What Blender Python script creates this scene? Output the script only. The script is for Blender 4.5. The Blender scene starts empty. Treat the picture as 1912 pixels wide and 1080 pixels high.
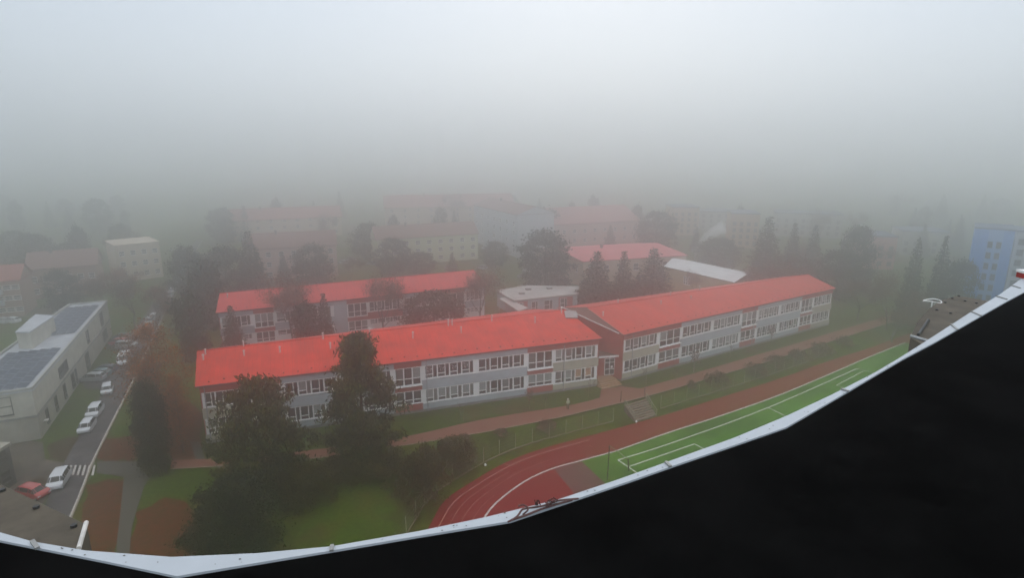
import bpy, bmesh, math, random
import numpy as np
from mathutils import Vector, Matrix
R = math.radians
sc = bpy.context.scene
C = sc.collection
random.seed(7); rng = np.random.default_rng(7)

# ------------------------------------------------------------------ camera
CAMH = 37.0; F = 1100.0; TH = math.atan(270/1100.0)
cam = bpy.data.cameras.new('camera'); camo = bpy.data.objects.new('camera', cam); C.objects.link(camo)
camo.location = (0, 0, CAMH); camo.rotation_euler = (math.pi/2-TH, 0, 0)
cam.sensor_width = 36; cam.lens = 36*F/1912.0; cam.clip_start = 0.05; cam.clip_end = 5000
sc.camera = camo
sc.view_settings.view_transform = 'Standard'; sc.view_settings.look = 'None'
sc.view_settings.exposure = 0.3; sc.view_settings.gamma = 1
sc.render.engine = 'CYCLES'
sc.cycles.use_denoising = True
sc.cycles.max_bounces = 16; sc.cycles.diffuse_bounces = 3; sc.cycles.volume_bounces = 14
sc.cycles.glossy_bounces = 3; sc.cycles.transparent_max_bounces = 6
# ------------------------------------------------------------------ world: overcast sky over the fog
SUN_EL = R(34); SUN_AZ = R(8)
w = bpy.data.worlds.new('World'); sc.world = w; w.use_nodes = True
nt = w.node_tree; nt.nodes.clear()
o = nt.nodes.new('ShaderNodeOutputWorld')
sky = nt.nodes.new('ShaderNodeTexSky'); sky.sky_type = 'NISHITA'; sky.sun_disc = False
sky.sun_elevation = SUN_EL; sky.sun_rotation = SUN_AZ
b1 = nt.nodes.new('ShaderNodeBackground'); b1.inputs[1].default_value = 0.03
nt.links.new(sky.outputs[0], b1.inputs[0])
tc = nt.nodes.new('ShaderNodeTexCoord'); sx = nt.nodes.new('ShaderNodeSeparateXYZ')
nt.links.new(tc.outputs['Generated'], sx.inputs[0])
cr = nt.nodes.new('ShaderNodeValToRGB'); nt.links.new(sx.outputs['Z'], cr.inputs[0])
cr.color_ramp.elements[0].position = 0.0; cr.color_ramp.elements[0].color = (0.50, 0.52, 0.53, 1)
cr.color_ramp.elements[1].position = 1.0; cr.color_ramp.elements[1].color = (0.95, 0.95, 0.95, 1)
e = cr.color_ramp.elements.new(0.09); e.color = (0.25, 0.295, 0.335, 1)
e = cr.color_ramp.elements.new(0.25); e.color = (0.26, 0.305, 0.35, 1)
e = cr.color_ramp.elements.new(0.55); e.color = (0.60, 0.65, 0.70, 1)
b2 = nt.nodes.new('ShaderNodeBackground'); b2.inputs[1].default_value = 0.92
mr = nt.nodes.new('ShaderNodeMapRange'); nt.links.new(sx.outputs['Y'], mr.inputs[0])      # the western sky behind the camera is the brighter half
mr.inputs[1].default_value = 0.0; mr.inputs[2].default_value = -1.0; mr.inputs[3].default_value = 0.92; mr.inputs[4].default_value = 1.75
nt.links.new(mr.outputs[0], b2.inputs[1])
nt.links.new(cr.outputs[0], b2.inputs[0])
ad = nt.nodes.new('ShaderNodeAddShader'); nt.links.new(b1.outputs[0], ad.inputs[0]); nt.links.new(b2.outputs[0], ad.inputs[1])
nt.links.new(ad.outputs[0], o.inputs[0])
sl = bpy.data.lights.new('sun', 'SUN'); so = bpy.data.objects.new('sun', sl); C.objects.link(so)
sl.energy = 0.5; sl.angle = R(110); sl.color = (1, 0.985, 0.96)
sd = Vector((math.sin(SUN_AZ)*math.cos(SUN_EL)*1.0, math.cos(SUN_AZ)*math.cos(SUN_EL), math.sin(SUN_EL)))
so.rotation_euler = sd.to_track_quat('Z', 'Y').to_euler()
HAZE_D = 0.0074

# ------------------------------------------------------------------ survey helpers: picture coordinates -> ground coordinates
cT, sT = math.cos(TH), math.sin(TH)
def ray(px, py):
    u, v = px-956, py-540
    return Vector((u, F*cT-v*sT, -(F*sT+v*cT)))
def at(px, py, z=0.0):
    d = ray(px, py); s = (CAMH-z)/(-d.z)
    return Vector((d.x*s, d.y*s, z))
def at_range(px, py, Y):
    d = ray(px, py); s = Y/d.y
    return Vector((d.x*s, Y, CAMH+d.z*s))
def proj(p):
    dep = p.y*cT+(CAMH-p.z)*sT
    up = p.y*sT-(CAMH-p.z)*cT
    return 956+F*p.x/dep, 540-F*up/dep
def hit(px, py, p0, n):
    d = ray(px, py); o = Vector((0, 0, CAMH))
    return o+d*((p0-o).dot(n)/d.dot(n))

# ------------------------------------------------------------------ materials
def nodes(name):
    m = bpy.data.materials.new(name); m.use_nodes = True
    return m, m.node_tree, m.node_tree.nodes['Principled BSDF']
def mat(name, col, rough=0.8, var=0.12, scale=1.5, spec=0.3, metal=0.0, col2=None, bump=0.0, detail=5, coord='Object', stretch=None, ramp=(0.35, 0.65)):
    m, t, p = nodes(name)
    p.inputs['Roughness'].default_value = rough; p.inputs['Specular IOR Level'].default_value = spec
    p.inputs['Metallic'].default_value = metal
    tc = t.nodes.new('ShaderNodeTexCoord'); mp = t.nodes.new('ShaderNodeMapping'); t.links.new(tc.outputs[coord], mp.inputs[0])
    if stretch: mp.inputs['Scale'].default_value = stretch
    n = t.nodes.new('ShaderNodeTexNoise'); n.inputs['Scale'].default_value = scale; n.inputs['Detail'].default_value = detail
    n.inputs['Roughness'].default_value = 0.65
    t.links.new(mp.outputs[0], n.inputs[0])
    r = t.nodes.new('ShaderNodeValToRGB'); t.links.new(n.outputs[0], r.inputs[0])
    a = [max(0, c*(1-var)) for c in col]; b = [min(1, c*(1+var)) for c in (col2 or col)]
    r.color_ramp.elements[0].position = ramp[0]; r.color_ramp.elements[0].color = (*a, 1)
    r.color_ramp.elements[1].position = ramp[1]; r.color_ramp.elements[1].color = (*b, 1)
    t.links.new(r.outputs[0], p.inputs['Base Color'])
    if bump:
        bp = t.nodes.new('ShaderNodeBump'); bp.inputs['Strength'].default_value = bump; bp.inputs['Distance'].default_value = 0.05
        t.links.new(n.outputs[0], bp.inputs['Height']); t.links.new(bp.outputs[0], p.inputs['Normal'])
    return m
def leaf_mat(name, c1, c2, c3=None):
    m, t, p = nodes(name)
    p.inputs['Roughness'].default_value = 0.75; p.inputs['Specular IOR Level'].default_value = 0.15
    g = t.nodes.new('ShaderNodeNewGeometry'); r = t.nodes.new('ShaderNodeValToRGB')
    t.links.new(g.outputs['Random Per Island'], r.inputs[0])
    r.color_ramp.elements[0].color = (*c1, 1); r.color_ramp.elements[1].color = (*c2, 1)
    if c3:
        e = r.color_ramp.elements.new(0.85); e.color = (*c3, 1)
    tc = t.nodes.new('ShaderNodeTexCoord'); n = t.nodes.new('ShaderNodeTexNoise'); n.inputs['Scale'].default_value = 0.6
    t.links.new(tc.outputs['Object'], n.inputs[0])
    mx = t.nodes.new('ShaderNodeMix'); mx.data_type = 'RGBA'; mx.blend_type = 'MULTIPLY'; mx.inputs[0].default_value = 0.6
    r2 = t.nodes.new('ShaderNodeValToRGB'); t.links.new(n.outputs[0], r2.inputs[0])
    r2.color_ramp.elements[0].position = 0.35; r2.color_ramp.elements[0].color = (0.3, 0.3, 0.3, 1)
    r2.color_ramp.elements[1].position = 0.65; r2.color_ramp.elements[1].color = (1.9, 1.8, 1.5, 1)
    t.links.new(r.outputs[0], mx.inputs[6]); t.links.new(r2.outputs[0], mx.inputs[7])
    t.links.new(mx.outputs[2], p.inputs['Base Color'])
    return m
def roof_mat(name, col, along, seam=0.55, var=0.1):
    # standing-seam painted sheet metal: seams every `seam` m along the eave direction `along`
    m, t, p = nodes(name)
    p.inputs['Roughness'].default_value = 0.55; p.inputs['Specular IOR Level'].default_value = 0.25
    tc = t.nodes.new('ShaderNodeTexCoord'); mp = t.nodes.new('ShaderNodeMapping'); t.links.new(tc.outputs['Object'], mp.inputs[0])
    mp.vector_type = 'TEXTURE'; mp.inputs['Rotation'].default_value = (0, 0, math.atan2(along.y, along.x))
    wv = t.nodes.new('ShaderNodeTexWave'); wv.wave_type = 'BANDS'; wv.bands_direction = 'X'; wv.wave_profile = 'SAW'
    wv.inputs['Scale'].default_value = 0.314/seam
    t.links.new(mp.outputs[0], wv.inputs[0])
    n = t.nodes.new('ShaderNodeTexNoise'); n.inputs['Scale'].default_value = 0.35; n.inputs['Detail'].default_value = 6
    t.links.new(mp.outputs[0], n.inputs[0])
    n2 = t.nodes.new('ShaderNodeTexNoise'); n2.inputs['Scale'].default_value = 2.5; n2.inputs['Detail'].default_value = 4
    t.links.new(mp.outputs[0], n2.inputs[0])
    r = t.nodes.new('ShaderNodeValToRGB'); t.links.new(n.outputs[0], r.inputs[0])
    r.color_ramp.elements[0].position = 0.3; r.color_ramp.elements[0].color = (*[c*(1-var) for c in col], 1)
    r.color_ramp.elements[1].position = 0.7; r.color_ramp.elements[1].color = (*[min(1, c*(1+var)) for c in col], 1)
    mx = t.nodes.new('ShaderNodeMix'); mx.data_type = 'RGBA'; mx.blend_type = 'MULTIPLY'
    r3 = t.nodes.new('ShaderNodeValToRGB'); t.links.new(wv.outputs['Fac'], r3.inputs[0])
    r3.color_ramp.elements[0].position = 0.86; r3.color_ramp.elements[0].color = (1, 1, 1, 1)
    r3.color_ramp.elements[1].position = 0.95; r3.color_ramp.elements[1].color = (0.8, 0.78, 0.78, 1)
    mx.inputs[0].default_value = 1
    mp2 = t.nodes.new('ShaderNodeMapping'); mp2.inputs['Scale'].default_value = (2.2, 0.22, 0.3); t.links.new(mp.outputs[0], mp2.inputs[0])      # rain streaks down the slope
    n3 = t.nodes.new('ShaderNodeTexNoise'); n3.inputs['Scale'].default_value = 1.0; n3.inputs['Detail'].default_value = 7; n3.inputs['Roughness'].default_value = 0.7; t.links.new(mp2.outputs[0], n3.inputs[0])
    r4 = t.nodes.new('ShaderNodeValToRGB'); t.links.new(n3.outputs[0], r4.inputs[0])
    r4.color_ramp.elements[0].position = 0.32; r4.color_ramp.elements[0].color = (0.84, 0.86, 0.88, 1); r4.color_ramp.elements[1].position = 0.6; r4.color_ramp.elements[1].color = (1.04, 1.0, 1.0, 1)
    m5 = t.nodes.new('ShaderNodeMix'); m5.data_type = 'RGBA'; m5.blend_type = 'MULTIPLY'; m5.inputs[0].default_value = 1; t.links.new(r.outputs[0], m5.inputs[6]); t.links.new(r4.outputs[0], m5.inputs[7])
    t.links.new(m5.outputs[2], mx.inputs[6]); t.links.new(r3.outputs[0], mx.inputs[7])
    t.links.new(mx.outputs[2], p.inputs['Base Color'])
    bp = t.nodes.new('ShaderNodeBump'); bp.inputs['Strength'].default_value = 0.5; bp.inputs['Distance'].default_value = 0.04
    t.links.new(wv.outputs['Fac'], bp.inputs['Height']); t.links.new(bp.outputs[0], p.inputs['Normal'])
    t.links.new(n2.outputs[0], p.inputs['Roughness'])
    return m
def glass_mat(name, col, rough=0.12):
    m, t, p = nodes(name)
    p.inputs['Base Color'].default_value = (*col, 1); p.inputs['Roughness'].default_value = rough
    p.inputs['Specular IOR Level'].default_value = 0.5
    return m
M = {}
M['red_wall'] = mat('red_render', (0.36, 0.075, 0.055), 0.9, 0.10, 0.8)
M['grey_wall'] = mat('grey_render', (0.40, 0.44, 0.46), 0.9, 0.07, 0.8)
M['beige_wall'] = mat('beige_render', (0.42, 0.40, 0.31), 0.9, 0.07, 0.8)
M['white'] = mat('white_frame', (0.82, 0.82, 0.80), 0.5, 0.05, 2)
M['plinth'] = mat('plinth_grey', (0.22, 0.215, 0.20), 0.95, 0.15, 1.2)
M['glass'] = glass_mat('window_glass', (0.035, 0.03, 0.028))
M['curtain'] = mat('curtained_glass', (0.24, 0.26, 0.245), 0.35, 0.2, 3, spec=0.5)
M['blind'] = mat('grey_blind_glass', (0.13, 0.125, 0.115), 0.3, 0.25, 3, spec=0.5)
M['orange_curtain'] = mat('orange_curtain_glass', (0.40, 0.22, 0.12), 0.4, 0.2, 3, spec=0.5)
M['gutter'] = mat('dark_red_gutter', (0.10, 0.03, 0.03), 0.5, 0.1, 2)
M['pipe'] = mat('galvanised_pipe', (0.32, 0.33, 0.34), 0.5, 0.15, 2)
M['vent'] = mat('white_vent', (0.6, 0.58, 0.55), 0.5, 0.15, 5)
M['dark'] = mat('dark_metal', (0.03, 0.03, 0.03), 0.5, 0.2, 4)
M['dark_frame'] = mat('dark_window_frame', (0.07, 0.065, 0.06), 0.6, 0.1, 3)
M['base_strip'] = mat('weathered_base_strip', (0.16, 0.145, 0.09), 0.9, 0.2, 2)
M['steel'] = mat('grey_steel', (0.28, 0.28, 0.27), 0.45, 0.15, 4, metal=0.3)
M['rust_roof'] = mat('brown_roof_sheet', (0.13, 0.075, 0.055), 0.8, 0.15, 0.8)
M['asphalt'] = mat('asphalt', (0.060, 0.056, 0.062), 0.85, 0.3, 0.5, col2=(0.085, 0.074, 0.074), bump=0.1, detail=9)
M['leafy_paving'] = mat('leafy_paving', (0.060, 0.050, 0.038), 0.95, 0.2, 0.35, col2=(0.11, 0.088, 0.068), bump=0.1, detail=9)
M['path'] = mat('grey_path', (0.095, 0.088, 0.072), 0.95, 0.15, 0.5, col2=(0.07, 0.066, 0.052), bump=0.1, detail=9)
M['red_path'] = mat('reddish_paving', (0.25, 0.095, 0.062), 0.92, 0.12, 0.4, col2=(0.20, 0.085, 0.058), bump=0.1, detail=10)
M['kerb'] = mat('kerb_concrete', (0.28, 0.24, 0.18), 0.95, 0.2, 2)
M['paint'] = mat('worn_white_paint', (0.50, 0.46, 0.42), 0.8, 0.25, 3)
M['tartan'] = mat('red_track_rubber', (0.22, 0.008, 0.006), 0.85, 0.22, 0.3, col2=(0.15, 0.010, 0.008), detail=8, bump=0.05)
M['tartan_dark'] = mat('worn_brown_rubber', (0.115, 0.050, 0.042), 0.85, 0.12, 0.3, detail=8)
M['turf'] = mat('green_turf', (0.036, 0.110, 0.005), 0.9, 0.14, 0.15, col2=(0.062, 0.165, 0.012), detail=8)
M['line'] = mat('pitch_line_paint', (0.50, 0.52, 0.42), 0.8, 0.15, 2)
M['lane_line'] = mat('lane_line_paint', (0.42, 0.19, 0.15), 0.8, 0.2, 1.2)
M['coping'] = mat('white_sheet_coping', (0.42, 0.455, 0.49), 0.45, 0.05, 3, detail=8)
M['bitumen'] = mat('black_bitumen', (0.004, 0.004, 0.004), 1.0, 0.3, 3, spec=0.0)
M['annex'] = mat('brown_gravel_roof', (0.075, 0.064, 0.050), 0.95, 0.15, 1.5, col2=(0.10, 0.085, 0.064), detail=9, bump=0.1)
M['facade_grey'] = mat('facade_grey', (0.47, 0.45, 0.38), 0.92, 0.15, 0.6)
M['facade_low'] = mat('facade_low', (0.34, 0.32, 0.265), 0.92, 0.15, 0.6)
M['membrane'] = mat('pale_roof_membrane', (0.44, 0.46, 0.49), 0.8, 0.15, 0.5, detail=8)
M['panel'] = mat('solar_cell', (0.016, 0.028, 0.060), 0.5, 0.2, 1.2, spec=0.5)
M['panel_frame'] = mat('panel_frame', (0.30, 0.33, 0.38), 0.6, 0.1, 2)
M['bark'] = mat('bark', (0.055, 0.042, 0.030), 0.95, 0.3, 4)
M['bark_grey'] = mat('grey_bark', (0.10, 0.085, 0.07), 0.95, 0.3, 4)
M['pine'] = leaf_mat('pine_needles', (0.010, 0.020, 0.003), (0.040, 0.058, 0.008), (0.090, 0.092, 0.016))
M['dark_leaf'] = leaf_mat('dark_evergreen', (0.012, 0.020, 0.007), (0.034, 0.038, 0.013))
M['spruce'] = leaf_mat('spruce_needles', (0.020, 0.028, 0.014), (0.05, 0.055, 0.026))
M['olive'] = leaf_mat('olive_leaf', (0.03, 0.032, 0.008), (0.075, 0.062, 0.016))
M['orange'] = leaf_mat('rusty_autumn_leaf', (0.20, 0.065, 0.012), (0.46, 0.14, 0.018), (0.22, 0.09, 0.03))
M['brown_twig'] = leaf_mat('brown_twigs', (0.07, 0.045, 0.030), (0.14, 0.08, 0.05))
M['red_twig'] = leaf_mat('reddish_twigs', (0.13, 0.055, 0.040), (0.24, 0.11, 0.08))
M['skin'] = mat('skin', (0.5, 0.3, 0.22), 0.6, 0.05, 3)

# ------------------------------------------------------------------ object helpers
def tag(o, label=None, cat=None, group=None, kind=None):
    if label: o['label'] = label
    if cat: o['category'] = cat
    if group: o['group'] = group
    if kind: o['kind'] = kind
    return o
def empty(name, loc=(0, 0, 0), rz=0.0, label=None, cat=None, group=None):
    o = bpy.data.objects.new(name, None); C.objects.link(o); o.empty_display_size = 0.5
    o.location = loc; o.rotation_euler = (0, 0, rz)
    return tag(o, label, cat, group)
def link(name, me, parent=None, loc=None, rz=None, scale=None):
    o = bpy.data.objects.new(name, me); C.objects.link(o)
    if parent: o.parent = parent
    if loc is not None: o.location = loc
    if rz is not None: o.rotation_euler = (0, 0, rz)
    if scale is not None: o.scale = scale
    return o
class MB:
    def __init__(s): s.v = []; s.f = []; s.m = []
    def poly(s, pts, mi=0):
        n = len(s.v); s.v += [tuple(p) for p in pts]; s.f.append(tuple(range(n, n+len(pts)))); s.m.append(mi); return s
    def box(s, x0, x1, y0, y1, z0, z1, mi=0):
        n = len(s.v)
        s.v += [(x0, y0, z0), (x1, y0, z0), (x1, y1, z0), (x0, y1, z0), (x0, y0, z1), (x1, y0, z1), (x1, y1, z1), (x0, y1, z1)]
        for f in ((0, 3, 2, 1), (4, 5, 6, 7), (0, 1, 5, 4), (1, 2, 6, 5), (2, 3, 7, 6), (3, 0, 4, 7)):
            s.f.append(tuple(n+i for i in f)); s.m.append(mi)
        return s
    def prism(s, pts, z0, z1, mi=0):      # vertical prism over an outline
        n = len(s.v); k = len(pts)
        ar = sum(pts[i][0]*pts[(i+1) % k][1]-pts[(i+1) % k][0]*pts[i][1] for i in range(k))
        if ar < 0: pts = pts[::-1]
        s.v += [(p[0], p[1], z0) for p in pts]+[(p[0], p[1], z1) for p in pts]
        s.f.append(tuple(n+i for i in range(k))[::-1]); s.m.append(mi)
        s.f.append(tuple(n+k+i for i in range(k))); s.m.append(mi)
        for i in range(k):
            j = (i+1) % k; s.f.append((n+i, n+j, n+k+j, n+k+i)); s.m.append(mi)
        return s
    def tube(s, pts, rad, sides=6, mi=0):
        pts = [Vector(p) for p in pts]; n0 = len(s.v); k = len(pts)
        rads = rad if isinstance(rad, (list, tuple)) else [rad]*k
        for i, p in enumerate(pts):
            d = (pts[min(i+1, k-1)]-pts[max(i-1, 0)]).normalized()
            a = d.orthogonal().normalized() if abs(d.z) > 0.95 else d.cross(Vector((0, 0, 1))).normalized()
            b = d.cross(a)
            for j in range(sides):
                t = 2*math.pi*j/sides; s.v.append(tuple(p+(a*math.cos(t)+b*math.sin(t))*rads[i]))
        for i in range(k-1):
            for j in range(sides):
                j2 = (j+1) % sides; s.f.append((n0+i*sides+j, n0+i*sides+j2, n0+(i+1)*sides+j2, n0+(i+1)*sides+j)); s.m.append(mi)
        s.f.append(tuple(n0+j for j in range(sides))[::-1]); s.m.append(mi)
        s.f.append(tuple(n0+(k-1)*sides+j for j in range(sides))); s.m.append(mi)
        return s
    def mesh(s, name, mats):
        me = bpy.data.meshes.new(name); me.from_pydata(s.v, [], s.f)
        for m in (mats if isinstance(mats, (list, tuple)) else [mats]): me.materials.append(m)
        me.polygons.foreach_set('material_index', s.m); me.update()
        return me
    def build(s, name, mats, parent=None, **k): return link(name, s.mesh(name, mats), parent, **k)

def sheet(name, pts, z, m, kind='structure', label=None, cat=None):
    bm = bmesh.new(); vs = [bm.verts.new((p[0], p[1], z if len(p) < 3 or z is not None else p[2])) for p in pts]
    f = bm.faces.new(vs)
    f.normal_update()
    if f.normal.z < 0 or False and sum(pts[i][0]*pts[(i+1) % len(pts)][1]-pts[(i+1) % len(pts)][0]*pts[i][1] for i in range(len(pts))) < 0: f.normal_flip()
    bmesh.ops.triangulate(bm, faces=bm.faces[:])
    me = bpy.data.meshes.new(name); bm.to_mesh(me); bm.free(); me.materials.append(m)
    o = link(name, me); tag(o, label, cat, kind=kind); return o
def ribbon(name, a, b, m, z=None, parent=None):
    # strip between two polylines of equal length
    mb = MB()
    for i in range(len(a)-1):
        q = [a[i], b[i], b[i+1], a[i+1]]
        if z is not None: q = [(p[0], p[1], z) for p in q]
        mb.poly(q)
    o = mb.build(name, m, parent); return o
def line_strip(mb, pts, wdt, z=None):
    pts = [Vector((p[0], p[1], (p[2] if z is None and len(p) > 2 else z))) for p in pts]; L = []
    for i, p in enumerate(pts):
        d = pts[min(i+1, len(pts)-1)]-pts[max(i-1, 0)]; d.z = 0; d.normalize(); n = Vector((-d.y, d.x, 0))*wdt/2
        L.append((p-n, p+n))
    for i in range(len(L)-1): mb.poly([L[i][0], L[i+1][0], L[i+1][1], L[i][1]])
def smooth(pts, n=6):
    # Catmull-Rom through 2D/3D points
    P = [Vector(p) for p in pts]; out = []
    for i in range(len(P)-1):
        p0, p1, p2, p3 = P[max(i-1, 0)], P[i], P[i+1], P[min(i+2, len(P)-1)]
        for k in range(n):
            t = k/n
            out.append(0.5*((2*p1)+(p2-p0)*t+(2*p0-5*p1+4*p2-p3)*t*t+(3*p1-p0-3*p2+p3)*t**3))
    out.append(P[-1]); return out
def resample(pts, n):
    P = [Vector(p) for p in pts]; L = [0]
    for i in range(1, len(P)): L.append(L[-1]+(P[i]-P[i-1]).length)
    out = []; j = 0
    for k in range(n):
        s = L[-1]*k/(n-1)
        while j < len(P)-2 and L[j+1] < s: j += 1
        t = (s-L[j])/max(1e-9, L[j+1]-L[j]); out.append(P[j].lerp(P[j+1], min(1, t)))
    return out

# ------------------------------------------------------------------ ground with the sunken sports ground
TZ = -1.5
OUT_PX = [(700, 1150), (758, 1060), (800, 986), (830, 936), (880, 901), (931, 871), (981, 849), (1031, 833), (1094, 816), (1157, 799), (1207, 785), (1260, 770), (1351, 741), (1451, 709), (1552, 673), (1630, 648), (1700, 622)]
IN_PX = [(820, 1150), (862, 1045), (905, 967), (931, 936), (981, 899), (1031, 876), (1081, 862), (1136, 847), (1150, 843), (1250, 808), (1343, 778), (1451, 740), (1552, 698), (1614, 671), (1690, 640)]
outer = resample(smooth([at(x, y, TZ) for x, y in OUT_PX]), 90)
inner = resample(smooth([at(x, y, TZ) for x, y in IN_PX]), 90)
tdir = (inner[-1]-inner[45]).normalized(); tperp = Vector((tdir.y, -tdir.x, 0))
poly = [(p.x, p.y) for p in outer]+[(outer[-1].x+45, outer[-1].y-20), (outer[-1].x+30, outer[-1].y-75), (30, 5), (outer[0].x, outer[0].y-5)]
PA = np.array(poly)
def sdist(X, Y):
    X = np.asarray(X, float); Y = np.asarray(Y, float); d = np.full(X.shape, 1e9); inside = np.zeros(X.shape, bool)
    for i in range(len(PA)):
        x0, y0 = PA[i]; x1, y1 = PA[(i+1) % len(PA)]; dx, dy = x1-x0, y1-y0
        t = np.clip(((X-x0)*dx+(Y-y0)*dy)/(dx*dx+dy*dy+1e-9), 0, 1)
        d = np.minimum(d, np.hypot(X-x0-t*dx, Y-y0-t*dy))
        with np.errstate(divide='ignore', invalid='ignore'):
            c = ((y0 > Y) != (y1 > Y)) & (X < (x1-x0)*(Y-y0)/(y1-y0+1e-12)+x0)
        inside ^= c
    return np.where(inside, -d, d)
def gz(x, y):
    d = sdist(x, y); t = np.clip((d-1.0)/3.6, 0, 1); t = t*t*(3-2*t)
    return (TZ-0.03)*(1-t)
def gh(p): return float(gz(np.array([p[0]]), np.array([p[1]]))[0])
def atg(px, py):
    z = 0.0
    for _ in range(12): p = at(px, py, z); z = 0.5*z+0.5*gh(p)
    return Vector((p.x, p.y, gh(p)))
ax = np.unique(np.concatenate([np.linspace(-1200, -140, 14), np.linspace(-140, -14, 22), np.arange(-14, 116, 1.3), np.linspace(118, 1200, 20)]))
ay = np.unique(np.concatenate([np.linspace(-90, 10, 8), np.arange(10, 136, 1.3), np.linspace(138, 300, 20), np.linspace(320, 1400, 16)]))
GX, GY = np.meshgrid(ax, ay); GZ = gz(GX, GY)
co = np.stack([GX, GY, GZ], -1).reshape(-1, 3)
nx, ny = len(ax), len(ay)
idx = np.arange(nx*ny).reshape(ny, nx)
quads = np.stack([idx[:-1, :-1], idx[:-1, 1:], idx[1:, 1:], idx[1:, :-1]], -1).reshape(-1, 4)
me = bpy.data.meshes.new('ground'); me.from_pydata(co.tolist(), [], quads.tolist())
me.polygons.foreach_set('use_smooth', [True]*len(me.polygons))
# grass: several scales of green, olive and leaf brown
gm, t, p = nodes('grass_ground'); p.inputs['Roughness'].default_value = 0.95; p.inputs['Specular IOR Level'].default_value = 0.1
tc = t.nodes.new('ShaderNodeTexCoord')
def noise(scale, det=6, ro=0.6):
    n = t.nodes.new('ShaderNodeTexNoise'); n.inputs['Scale'].default_value = scale; n.inputs['Detail'].default_value = det; n.inputs['Roughness'].default_value = ro
    t.links.new(tc.outputs['Object'], n.inputs[0]); return n
def ramp(src, stops):
    r = t.nodes.new('ShaderNodeValToRGB'); t.links.new(src, r.inputs[0])
    while len(r.color_ramp.elements) < len(stops): r.color_ramp.elements.new(0.5)
    for el, (ps, c) in zip(r.color_ramp.elements, stops): el.position = ps; el.color = (*c, 1)
    return r
def mixn(f, a, b, mode='MIX'):
    x = t.nodes.new('ShaderNodeMix'); x.data_type = 'RGBA'; x.blend_type = mode
    if isinstance(f, float): x.inputs[0].default_value = f
    else: t.links.new(f, x.inputs[0])
    t.links.new(a, x.inputs[6]); t.links.new(b, x.inputs[7]); return x.outputs[2]
g1 = ramp(noise(0.12).outputs[0], [(0.35, (0.034, 0.056, 0.003)), (0.5, (0.048, 0.086, 0.004)), (0.65, (0.072, 0.072, 0.006))])
g2 = ramp(noise(2.0, 10, 0.75).outputs[0], [(0.35, (0.42, 0.42, 0.45)), (0.65, (1.5, 1.45, 1.3))])
gg = mixn(1.0, g1.outputs[0], g2.outputs[0], 'MULTIPLY')
lf = ramp(noise(0.05, 9, 0.7).outputs[0], [(0.54, (0, 0, 0)), (0.66, (1, 1, 1))])
lfc = ramp(noise(1.5, 8, 0.8).outputs[0], [(0.4, (0.05, 0.035, 0.018)), (0.6, (0.10, 0.045, 0.022))])
fin = mixn(lf.outputs[0], gg, lfc.outputs[0])
t.links.new(fin, p.inputs['Base Color'])
me.materials.append(gm)
tag(link('ground', me), kind='structure')

# leaf litter: rust-coloured fallen leaves thickly on the lawns, soft ragged rims
def litter_mat(name, ca, cb):
    m, t, p = nodes(name); p.inputs['Roughness'].default_value = 0.95; p.inputs['Specular IOR Level'].default_value = 0.1
    tc = t.nodes.new('ShaderNodeTexCoord')
    n = t.nodes.new('ShaderNodeTexNoise'); n.inputs['Scale'].default_value = 1.2; n.inputs['Detail'].default_value = 10; n.inputs['Roughness'].default_value = 0.8
    t.links.new(tc.outputs['Object'], n.inputs[0])
    r = t.nodes.new('ShaderNodeValToRGB'); t.links.new(n.outputs[0], r.inputs[0])
    r.color_ramp.elements[0].position = 0.38; r.color_ramp.elements[0].color = (*ca, 1)
    r.color_ramp.elements[1].position = 0.62; r.color_ramp.elements[1].color = (*cb, 1)
    t.links.new(r.outputs[0], p.inputs['Base Color'])
    return m
M['litter'] = litter_mat('leaf_litter', (0.045, 0.030, 0.007), (0.14, 0.034, 0.012))
M['litter2'] = litter_mat('leaf_litter_thin', (0.040, 0.036, 0.012), (0.060, 0.032, 0.014))

def pxpoly(pts, z=0.0): return [at(x, y, z) for x, y in pts]
def rough_edge(pts, amp=0.32, n=5):
    pts = smooth([Vector(p) for p in pts]+[Vector(pts[0])], n)[:-1]
    return [p+Vector((random.uniform(-amp, amp), random.uniform(-amp, amp), 0)) for p in pts]
# lawns next to the road that carry thick leaves
for k, (pp, mm) in enumerate([
    ([(163, 905), (228, 895), (240, 930), (222, 1000), (215, 1060), (150, 1060), (148, 980)], 'litter'),
    ([(255, 960), (330, 930), (420, 1010), (430, 1080), (240, 1080)], 'litter'),
    ([(188, 822), (262, 815), (270, 850), (240, 860), (182, 860)], 'litter'),
    ([(90, 830), (145, 815), (140, 856), (92, 858)], 'litter2'),
    ([(250, 730), (365, 760), (370, 850), (325, 858), (275, 800)], 'litter')]):
    o = sheet('leaf_litter', rough_edge(pxpoly(pp)), 0.012+0.002*k, M[mm], kind='stuff',
        label=['rust-red fallen leaves thick on the lawn right of the road foot', 'rust-red leaves spread over the lawn beside the grey footpath, nearest the roof',
               'fallen leaves on the small lawn right of the crossing', 'brown leaves over the grass patch below the solar roof building',
               'rusty leaves under the orange tree by the long building'][k], cat='fallen leaves')

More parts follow.
